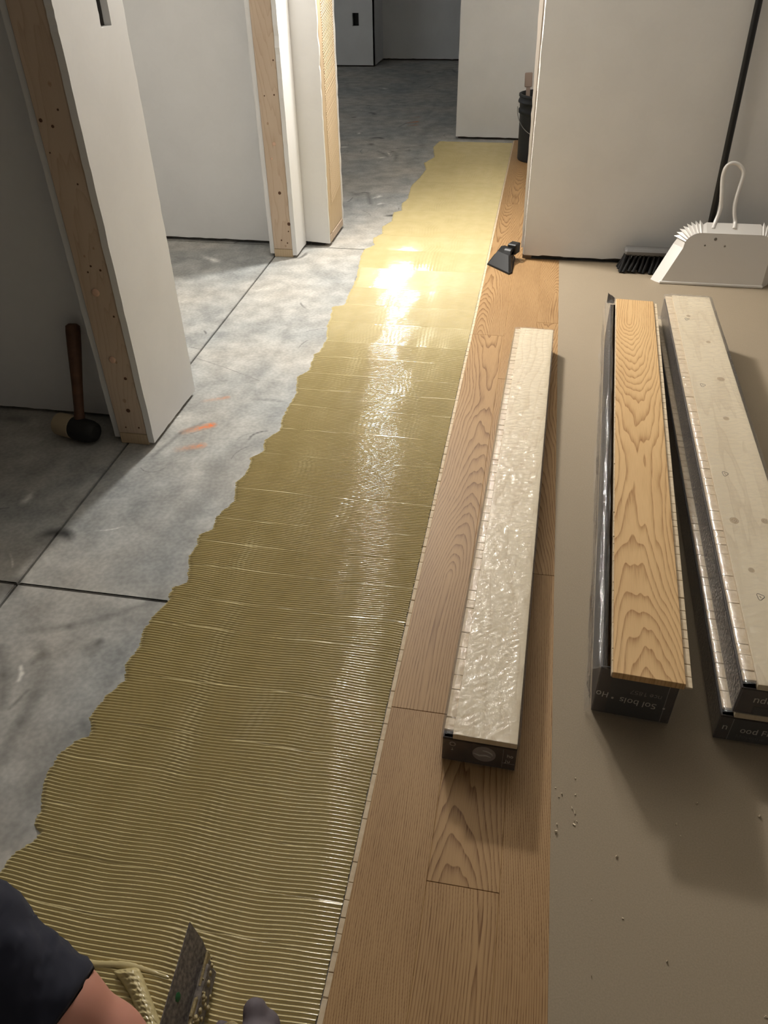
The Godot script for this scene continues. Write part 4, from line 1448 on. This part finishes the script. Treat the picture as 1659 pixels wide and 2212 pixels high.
	for k in 62:
		var at := Vector3(rng.randf_range(-0.045, -0.004), 0.0008, rng.randf_range(-3.43, -3.36))
		var to := b
		if k >= 26:
			to = fb2
			at = Vector3(rng.randf_range(0.16, 0.62), 0.0025, rng.randf_range(-0.88, -0.36))
			if k >= 50:
				at = P(rng.randf_range(1196, 1250), rng.randf_range(1680, 1800)) + Vector3(0.0, 0.0025, 0.0)
		to.xf = Transform3D(Basis(Vector3(rng.randf(), 1, rng.randf()).normalized(), rng.randf() * TAU), at)
		var s := rng.randf_range(0.0006, 0.0020)
		to.box(Vector3(-s * 1.6, -s * 0.5, -s), Vector3(s * 1.6, s * 0.5, s))
	var cp := part("wood_crumbs", fb2, M.crumb, self)
	tag(cp, "tiny pale wood crumbs scattered on the kraft paper before the bundles", "debris")
	cp.set_meta("kind", "stuff")
	var cr := part("plaster_crumbs", b, M.crumb, self)
	tag(cr, "white plaster crumbs on the oak at the drywall corner", "debris")
	cr.set_meta("kind", "stuff")

# ---------------------------------------------------------------- the person trowelling
# smooth union of tapered capsules, meshed as surface nets
func nets(b: MB, bones: Array, cell: float, blend: float) -> void:
	var lo := Vector3.INF
	var hi := -Vector3.INF
	for k in bones:
		var r := maxf(k[2], k[3]) + blend + cell * 2
		for e in 2:
			lo = lo.min(k[e] - Vector3.ONE * r)
			hi = hi.max(k[e] + Vector3.ONE * r)
	var nx := int((hi.x - lo.x) / cell) + 2
	var ny := int((hi.y - lo.y) / cell) + 2
	var nz := int((hi.z - lo.z) / cell) + 2
	var val := PackedFloat32Array()
	val.resize(nx * ny * nz)
	val.fill(1.0)
	for k in bones:
		var a: Vector3 = k[0]
		var c: Vector3 = k[1]
		var ra: float = k[2]
		var rb: float = k[3]
		var ab := c - a
		var l2 := maxf(ab.length_squared(), 1e-9)
		var r := maxf(ra, rb) + blend * 1.5 + cell * 2
		var i0 := ((a.min(c) - Vector3.ONE * r - lo) / cell).floor().max(Vector3.ZERO)
		var i1 := ((a.max(c) + Vector3.ONE * r - lo) / cell).ceil()
		for z in range(int(i0.z), mini(nz, int(i1.z) + 1)):
			for y in range(int(i0.y), mini(ny, int(i1.y) + 1)):
				for x in range(int(i0.x), mini(nx, int(i1.x) + 1)):
					var p := lo + Vector3(x, y, z) * cell
					var t := clampf((p - a).dot(ab) / l2, 0.0, 1.0)
					var d := p.distance_to(a + ab * t) - lerpf(ra, rb, t)
					var i := x + nx * (y + ny * z)
					var o := val[i]
					var h := maxf(blend - absf(d - o), 0.0) / blend
					val[i] = minf(d, o) - h * h * blend * 0.25
	var vid := {}
	var base := b.v.size()
	var offs := [0, 1, nx, nx + 1, nx * ny, nx * ny + 1, nx * ny + nx, nx * ny + nx + 1]
	var edges := [[0, 1], [2, 3], [4, 5], [6, 7], [0, 2], [1, 3], [4, 6], [5, 7], [0, 4], [1, 5], [2, 6], [3, 7]]
	for z in nz - 1:
		for y in ny - 1:
			for x in nx - 1:
				var i := x + nx * (y + ny * z)
				var neg := 0
				for q in 8:
					if val[i + offs[q]] < 0.0:
						neg += 1
				if neg == 0 or neg == 8:
					continue
				var s := Vector3.ZERO
				var cnt := 0
				for e in edges:
					var v0 := val[i + offs[e[0]]]
					var v1 := val[i + offs[e[1]]]
					if (v0 < 0.0) != (v1 < 0.0):
						var t := v0 / (v0 - v1)
						var c0 := Vector3(e[0] & 1, (e[0] >> 1) & 1, e[0] >> 2)
						var c1 := Vector3(e[1] & 1, (e[1] >> 1) & 1, e[1] >> 2)
						s += c0.lerp(c1, t)
						cnt += 1
				var g := Vector3(val[i + 1] - val[i], val[i + nx] - val[i], val[i + nx * ny] - val[i])
				g += Vector3(val[i + offs[7]] - val[i + offs[6]], val[i + offs[7]] - val[i + offs[5]], val[i + offs[7]] - val[i + offs[3]])
				vid[i] = b.put(lo + (Vector3(x, y, z) + s / cnt) * cell, g)
	for z in range(1, nz - 1):
		for y in range(1, ny - 1):
			for x in range(1, nx - 1):
				var i := x + nx * (y + ny * z)
				for ax in 3:
					var st: int = [1, nx, nx * ny][ax]
					var v0 := val[i]
					var v1 := val[i + st]
					if (v0 < 0.0) == (v1 < 0.0):
						continue
					var u: int = [nx, nx * ny, 1][ax]
					var w: int = [nx * ny, 1, nx][ax]
					var q := [i - u - w, i - w, i, i - u]
					if not (vid.has(q[0]) and vid.has(q[1]) and vid.has(q[2]) and vid.has(q[3])):
						continue
					var ids := PackedInt32Array([vid[q[0]], vid[q[1]], vid[q[2]], vid[q[3]]])
					if v0 < 0.0:
						b.idx.append_array(PackedInt32Array([ids[0], ids[2], ids[1], ids[0], ids[3], ids[2]]))
					else:
						b.idx.append_array(PackedInt32Array([ids[0], ids[1], ids[2], ids[0], ids[2], ids[3]]))

func build_trowel_and_arm() -> void:
	# blade: its notched edge rests in the adhesive, its top edge leans to the left
	var a := P(411, 1992, 0.078)
	var bb := P(474, 2036, SLAB + 0.006)
	var dir := (P(347, 2212, 0.078) - a)
	dir.y = 0.0
	dir = dir.normalized()
	var across := (bb - a)
	across -= dir * across.dot(dir)
	var wd := across.length()
	across = across.normalized()
	var nrm := across.cross(dir).normalized()
	if nrm.y < 0:
		nrm = -nrm
	# local axes: x across the blade (towards the floor edge), y out of its back, z along it
	var bas := Basis(across, nrm, across.cross(nrm))
	if bas.z.dot(dir) < 0:
		bas = Basis(-across, nrm, (-across).cross(nrm))
	var sgn := 1.0 if bas.x.dot(across) > 0 else -1.0
	var t := thing("notched_trowel", "adhesive crusted notched trowel held in the gloved hand", "trowel", Transform3D(bas, a))
	var b := MB.new()
	var poly := PackedVector2Array()
	# outline in x,z: top edge at x = 0, notched edge at x = wd
	poly.append(Vector2(0, 0))
	poly.append(Vector2(wd * 0.5 * sgn, 0.006))
	var len_ := 0.27
	poly.append(Vector2(wd * sgn, 0.024))
	var z := 0.028
	while z < len_:
		poly.append(Vector2(wd * sgn, z))
		poly.append(Vector2((wd - 0.004) * sgn, z + 0.001))
		poly.append(Vector2((wd - 0.004) * sgn, z + 0.0035))
		poly.append(Vector2(wd * sgn, z + 0.0045))
		z += PITCH
	poly.append(Vector2(wd * sgn, len_))
	poly.append(Vector2(0, len_))
	b.prism(poly, -0.0016, 0.0)
	part("blade", b, M.steel, t, "dirty grey steel blade")
	# mounting bar and crusts of dried adhesive along the back
	b = MB.new()
	b.box(Vector3(minf(wd * 0.60 * sgn, wd * 0.97 * sgn), 0.0, 0.030), Vector3(maxf(wd * 0.60 * sgn, wd * 0.97 * sgn), 0.012, len_), 0.004)
	part("mounting_bar", b, M.steel, t)
	rng.seed = 5
	b = MB.new()
	for k in 60:
		var zz := rng.randf_range(0.022, len_)
		var xx := wd * clampf(0.80 + rng.randfn(0.0, 0.12), 0.58, 0.95) * sgn
		var s := rng.randf_range(0.002, 0.006)
		b.xf = Transform3D(Basis(Vector3.UP, rng.randf() * 3.0).scaled(Vector3(1, 0.4, 1)), Vector3(xx, 0.0115, zz))
		b.lathe([Vector2(s, -0.0004), Vector2(s * 0.9, s * 0.5), Vector2(s * 0.4, s * 0.9), Vector2(0, s)], 7)
	for k in 12:
		var zz := 0.03 + k * 0.02
		b.xf = Transform3D(Basis(Vector3.UP, rng.randf_range(-0.1, 0.1)), Vector3(wd * (0.62 + 0.02 * (k % 3)) * sgn, 0.006, zz))
		b.box(Vector3(-0.005, -0.0004, -0.013), Vector3(0.005, 0.003 + rng.randf() * 0.002, 0.013), 0.0015)
	part("dried_adhesive", b, M.crusted, t)
	b = MB.new()
	b.xf = Transform3D(Basis.IDENTITY, Vector3(wd * 0.24 * sgn, 0.0, 0.088))
	b.lathe([Vector2(0.0065, -0.0004), Vector2(0.006, 0.0007), Vector2(0.0, 0.0009)], 7)
	part("paint_spot", b, M.green, t)
	# handle
	b = MB.new()
	var grip := t.transform.affine_inverse() * P(500, 2285, 0.055)
	var hx := wd * 0.8 * sgn
	b.tube(PackedVector3Array([Vector3(hx, 0.008, grip.z - 0.020), Vector3(lerpf(hx, grip.x, 0.6), grip.y * 0.5, grip.z - 0.026), Vector3(grip.x, grip.y * 0.9, grip.z - 0.032), grip + Vector3(0, 0, -0.028), grip, grip + Vector3(0, 0, 0.055), grip + Vector3(0, 0, 0.066)]), PackedFloat32Array([0.006, 0.007, 0.010, 0.0145, 0.016, 0.0150, 0.010]), 14)
	part("handle", b, M.crusted, t)

	# arm
	var hand := t.transform * grip
	var hax := (t.transform.basis * Vector3(0, 0, 1)).normalized()       # along the handle
	var out := (t.transform.basis * Vector3(0, 1, 0)).normalized()
	var sidev := hax.cross(out).normalized()
	if sidev.x < 0:
		sidev = -sidev
	var cuff := P(122, 2182, 0.225)
	var elbow := P(-80, 2015, 0.30)
	var wrist := P(352, 2350, 0.10)
	var person := thing("person", "kneeling person in navy shirt and grey gloves spreading adhesive with the trowel", "person", Transform3D(Basis.IDENTITY, Vector3(elbow.x, SLAB, elbow.z)))
	var inv := person.transform.affine_inverse()
	b = MB.new()
	b.xf = inv
	nets(b, [[elbow, cuff, 0.046, 0.047], [cuff, cuff.lerp(wrist, 0.45), 0.047, 0.041], [cuff.lerp(wrist, 0.45), wrist, 0.041, 0.029]], 0.007, 0.02)
	part("forearm", b, M.skin, person, "bare forearm")
	b = MB.new()
	b.xf = inv
	var bones := [[wrist, hand + out * 0.042 - sidev * 0.012, 0.034, 0.033], [hand + out * 0.038 - hax * 0.034, hand + out * 0.038 + hax * 0.034, 0.021, 0.020], [hand + out * 0.036 + sidev * 0.02 - hax * 0.034, hand + out * 0.036 + sidev * 0.02 + hax * 0.032, 0.017, 0.016]]
	for k in 4:
		var o := hax * (-0.036 + 0.0235 * k)
		var l: float = [0.95, 1.06, 1.0, 0.84][k]
		var j0 := hand + o + out * 0.034 + sidev * 0.022
		var j1 := hand + o + out * 0.014 + sidev * 0.040 * l
		var j2 := hand + o - out * 0.016 * l + sidev * 0.032
		var j3 := hand + o - out * 0.029 + sidev * 0.006
		bones.append([j0, j1, 0.0118, 0.011])
		bones.append([j1, j2, 0.011, 0.0102])
		bones.append([j2, j3, 0.0102, 0.009])
	var th0 := hand + out * 0.034 - sidev * 0.018 - hax * 0.02
	var th1 := hand + out * 0.030 - sidev * 0.020 - hax * 0.046
	var th2 := hand + out * 0.020 + sidev * 0.006 - hax * 0.060
	bones.append([th0, th1, 0.015, 0.013])
	bones.append([th1, th2, 0.013, 0.0105])
	nets(b, bones, 0.0038, 0.008)
	part("glove", b, M.glove, person, "dusty grey work glove")
	# sleeve: cloth with folds, open at the cuff, running back over the elbow to the shoulder
	var n := noise(1.0, 31, 3)
	b = MB.new()
	b.xf = inv
	var shoulder := elbow + Vector3(-0.17, 0.27, 0.17)
	var pts := [cuff + (cuff - elbow).normalized() * 0.004, cuff.lerp(elbow, 0.3), cuff.lerp(elbow, 0.65), elbow, elbow.lerp(shoulder, 0.35), elbow.lerp(shoulder, 0.7), shoulder]
	var rads := [0.0535, 0.057, 0.062, 0.066, 0.070, 0.078, 0.085]
	var curve := Curve3D.new()
	for k in pts.size():
		var p0: Vector3 = pts[max(k - 1, 0)]
		var p1: Vector3 = pts[min(k + 1, pts.size() - 1)]
		curve.add_point(pts[k], (p0 - p1) / 6.0, (p1 - p0) / 6.0)
	var rows := []
	var side := Vector3.ZERO
	for j in 61:
		var q := j / 60.0
		var p := curve.sample_baked(curve.get_baked_length() * q, true)
		var p2 := curve.sample_baked(minf(curve.get_baked_length() * (q + 0.01), curve.get_baked_length()), true)
		var p0 := curve.sample_baked(maxf(curve.get_baked_length() * (q - 0.01), 0.0), true)
		var tn := (p2 - p0).normalized()
		if j == 0:
			side = tn.cross(Vector3.UP).normalized()
		side = (side - tn * side.dot(tn)).normalized()
		var ot := tn.cross(side)
		var ri := q * (rads.size() - 1)
		var rr := lerpf(rads[int(ri)], rads[min(int(ri) + 1, rads.size() - 1)], ri - int(ri))
		var row := []
		for k in 40:
			var an := TAU * k / 40.0
			var f := 0.007 * n.get_noise_3d(cos(an) * 1.2, sin(an) * 1.2, q * 9.0) + 0.003 * n.get_noise_3d(cos(an) * 3.0, sin(an) * 3.0, q * 26.0)
			var hem := 0.0025 if j == 1 or j == 2 else 0.0
			row.append(p + (side * cos(an) + ot * sin(an)) * (rr + f + hem))
		rows.append(row)
	# turned hem inside the cuff
	var inner := []
	for k in 40:
		inner.append(rows[0][k].lerp(curve.sample_baked(0.0, true), 0.07) - (rows[0][k] - rows[2][k]) * 1.0)
	rows.push_front(inner)
	b.grid(rows, true)
	for k in 40:
		b.tri_out(curve.sample_baked(curve.get_baked_length(), true), rows[rows.size() - 1][k], rows[rows.size() - 1][(k + 1) % 40], elbow)
	part("sleeve", b, M.navy, person, "navy blue cloth sleeve")

	# the rest of the kneeling figure
	var fwd := Vector3(0.8, 0, -0.6)
	var rgt := Vector3(0.6, 0, 0.8)
	var up_ := Vector3.UP
	var chest := shoulder - rgt * 0.17
	var shl := chest - rgt * 0.17
	var pelvis := chest - fwd * 0.40 - up_ * 0.10
	var neck := chest + fwd * 0.10 + up_ * 0.09
	var skull := neck + fwd * 0.10 + up_ * 0.12
	var look := (hand - skull).normalized()
	var ell := shl + fwd * 0.06 - up_ * 0.25 - rgt * 0.05
	var knees := []
	var ankles := []
	for sd in [1.0, -1.0]:
		var kn: Vector3 = pelvis + fwd * 0.22 + rgt * 0.13 * sd
		kn.y = SLAB + 0.072
		var an: Vector3 = kn - fwd * 0.40
		an.y = SLAB + 0.085
		knees.append(kn)
		ankles.append(an)
	var hl: Vector3 = knees[1] + up_ * 0.10 + fwd * 0.01
	b = MB.new()
	b.xf = inv
	nets(b, [[pelvis + up_ * 0.04, pelvis.lerp(chest, 0.5) + up_ * 0.03, 0.135, 0.130], [pelvis.lerp(chest, 0.5) + up_ * 0.03, chest, 0.130, 0.135], [chest - rgt * 0.10, chest + rgt * 0.10, 0.110, 0.110], [chest - rgt * 0.08, shl, 0.095, 0.075], [chest + rgt * 0.08, shoulder, 0.095, 0.080], [shl, ell, 0.068, 0.056], [ell, ell.lerp(hl, 0.45), 0.054, 0.050]], 0.014, 0.05)
	part("shirt", b, M.navy, person, "navy blue work shirt")
	b = MB.new()
	b.xf = inv
	var legs := [[pelvis - rgt * 0.06, pelvis + rgt * 0.06, 0.130, 0.130]]
	for q in 2:
		var hip: Vector3 = pelvis + rgt * (0.09 if q == 0 else -0.09)
		legs.append([hip, knees[q], 0.098, 0.070])
		legs.append([knees[q], ankles[q], 0.068, 0.050])
	nets(b, legs, 0.014, 0.04)
	part("trousers", b, M.trousers, person, "dark work trousers")
	for q in 2:
		b = MB.new()
		b.xf = inv
		nets(b, [[ankles[q] + fwd * 0.03, ankles[q] - fwd * 0.06, 0.052, 0.050], [ankles[q] - fwd * 0.06, ankles[q] - fwd * 0.11 - up_ * 0.04, 0.046, 0.038]], 0.012, 0.03)
		part("boot", b, M.boot, person)
	b = MB.new()
	b.xf = inv
	var ear := look.cross(up_).normalized()
	var crown := ear.cross(look).normalized()
	nets(b, [[chest + up_ * 0.05, neck + up_ * 0.04, 0.060, 0.054], [skull - look * 0.015, skull + look * 0.012, 0.086, 0.082], [skull + crown * 0.03, skull + crown * 0.045, 0.080, 0.074], [skull - crown * 0.06 + look * 0.045, skull - crown * 0.085 + look * 0.065, 0.052, 0.038], [neck + up_ * 0.02, skull - crown * 0.05, 0.054, 0.056], [skull + look * 0.088 - crown * 0.002, skull + look * 0.112 - crown * 0.03, 0.010, 0.014], [skull + look * 0.088 - crown * 0.062 - ear * 0.018, skull + look * 0.088 - crown * 0.062 + ear * 0.018, 0.009, 0.009], [skull + ear * 0.086 - crown * 0.012, skull + ear * 0.09 - crown * 0.04, 0.014, 0.010], [skull - ear * 0.086 - crown * 0.012, skull - ear * 0.09 - crown * 0.04, 0.014, 0.010]], 0.007, 0.018)
	var hd := part("head", b, M.skin, person)
	for sd in [-1.0, 1.0]:
		b = MB.new()
		b.xf = inv
		nets(b, [[skull + look * 0.083 + ear * 0.032 * sd + crown * 0.004, skull + look * 0.084 + ear * 0.033 * sd + crown * 0.004, 0.0105, 0.0105]], 0.004, 0.004)
		part("eye", b, M.stamp, hd)
	b = MB.new()
	b.xf = inv
	nets(b, [[skull + crown * 0.045 - look * 0.02, skull + crown * 0.052 + look * 0.02, 0.082, 0.070], [skull - look * 0.045, skull - look * 0.05 - crown * 0.03, 0.075, 0.055]], 0.008, 0.02)
	part("hair", b, M.hair, hd, "short dark hair")
	b = MB.new()
	b.xf = inv
	var lb := [[ell.lerp(hl, 0.4), hl - fwd * 0.02, 0.040, 0.032], [hl - rgt * 0.03, hl + rgt * 0.03, 0.024, 0.024]]
	for k in 4:
		var o: Vector3 = hl + rgt * (-0.034 + 0.0225 * k) + fwd * 0.02
		lb.append([o, o + fwd * 0.035 + up_ * 0.002, 0.0115, 0.011])
		lb.append([o + fwd * 0.035 + up_ * 0.002, o + fwd * 0.06 - up_ * 0.022, 0.011, 0.009])
	lb.append([hl + rgt * 0.035, hl + rgt * 0.06 + fwd * 0.03 - up_ * 0.012, 0.014, 0.010])
	nets(b, lb, 0.0055, 0.010)
	part("glove", b, M.glove, person, "dusty grey work glove")

	# fold of fresh adhesive dragged along by the blade
	var sm := MB.new()
	rows = []
	var sn := noise(1.0, 71, 2)
	for j in 70:
		var q := j / 69.0
		var row := []
		var l := P(lerpf(236, 330, q), lerpf(2092, 2260, q), SLAB)
		var r := P(lerpf(300, 352, minf(1.0, q * 1.3)), lerpf(2082, 2260, q), SLAB)
		for k in 26:
			var s := k / 25.0
			var p := l.lerp(r, s)
			p.x += 0.008 * sin(q * 5.0) * (1.0 - s)
			var bell := sin(PI * clampf(s, 0.0, 1.0))
			var up := 0.004 + 0.009 * pow(bell, 0.6) + 0.003 * s * bell
			up += 0.0016 * cos(TAU * (p.z / 0.0062 + s * 0.8)) * (1.0 - s) * bell
			up += 0.0014 * sn.get_noise_2d(s * 6.0, q * 12.0)
			up *= smoothstep(0.0, 0.12, q)
			row.append(Vector3(p.x, SLAB + up * smoothstep(0.0, 0.06, s) * smoothstep(0.0, 0.05, 1.0 - s) + 0.0008, p.z))
		rows.append(row)
	sm.grid(rows, false, true)
	# the rope of adhesive rolled up along the edge of the stroke
	var rope := PackedVector3Array()
	var rr2 := PackedFloat32Array()
	for k in 40:
		var q := k / 39.0
		rope.append(P(lerpf(120, 365, q), lerpf(2062, 2108, q) + 6.0 * sin(q * 7.0), SLAB + 0.004))
		rr2.append(lerpf(0.0015, 0.0052, sin(PI * q)) + 0.001 * sn.get_noise_2d(q * 20.0, 3.0))
	sm.tube(rope, rr2, 10, true, 0.6)
	var so := part("adhesive_fold", sm, M.adhesive, self)
	tag(so, "thick fold of fresh khaki adhesive piled beside the trowel blade", "adhesive")

# ---------------------------------------------------------------- work lamp clipped to the passage stud, upturned head added for fill
func build_lamp(at: Vector3, heads: Array, tint: Color) -> void:
	var t := thing("work_lamp", "yellow work lamp clamped to the passage stud with an added upturned fill head", "lamp", Transform3D(Basis.IDENTITY, at))
	var inv := t.transform.affine_inverse()
	for h in heads:
		var zl: Vector3 = -(h[1] as Vector3).normalized()
		var xl := Vector3.UP.cross(zl).normalized()
		var xf := Transform3D(Basis(xl, zl.cross(xl), zl), h[0])
		for s in [-1, 1]:
			var x: float = s * 0.058
			var o := box_part("housing", Vector3(x - 0.054, -0.062, 0.006), Vector3(x + 0.054, 0.062, 0.034), 0.006, M.lamp_body, t)
			o.transform = xf
			box_part("led_panel", Vector3(x - 0.046, -0.054, 0.0), Vector3(x + 0.046, 0.054, 0.006), 0.001, M.led, o)
			var l := AreaLight3D.new()
			l.name = "panel_light"
			l.area_size = Vector2(0.092, 0.108)
			l.area_normalize_energy = true
			l.light_energy = h[2]
			l.light_color = tint
			l.area_range = 14.0
			l.area_attenuation = 2.0
			l.shadow_enabled = true
			o.add_child(l, true)
			l.position = Vector3(x, 0, -0.002)
		var b := MB.new()
		b.tube(PackedVector3Array([xf * Vector3(0, 0, 0.03), xf * Vector3(0, 0, 0.05), inv * Vector3(-0.86, at.y + 0.02, -3.60), inv * Vector3(-0.895, at.y + 0.02, -3.61)]), PackedFloat32Array([0.009]), 8)
		part("arm", b, M.black_plastic, t)
	var b := MB.new()
	b.xf = inv
	b.box(Vector3(-0.896, at.y - 0.03, -3.70), Vector3(-0.880, at.y + 0.05, -3.56), 0.004)
	part("clamp", b, M.black_plastic, t)
	b = MB.new()
	b.xf = inv
	b.tube(PackedVector3Array([Vector3(-0.875, at.y + 0.04, -3.66), Vector3(-0.878, 1.9, -3.72), Vector3(-0.875, TOP - 0.002, -3.74)]), PackedFloat32Array([0.004]), 6)
	part("cord", b, M.black_rubber, t)
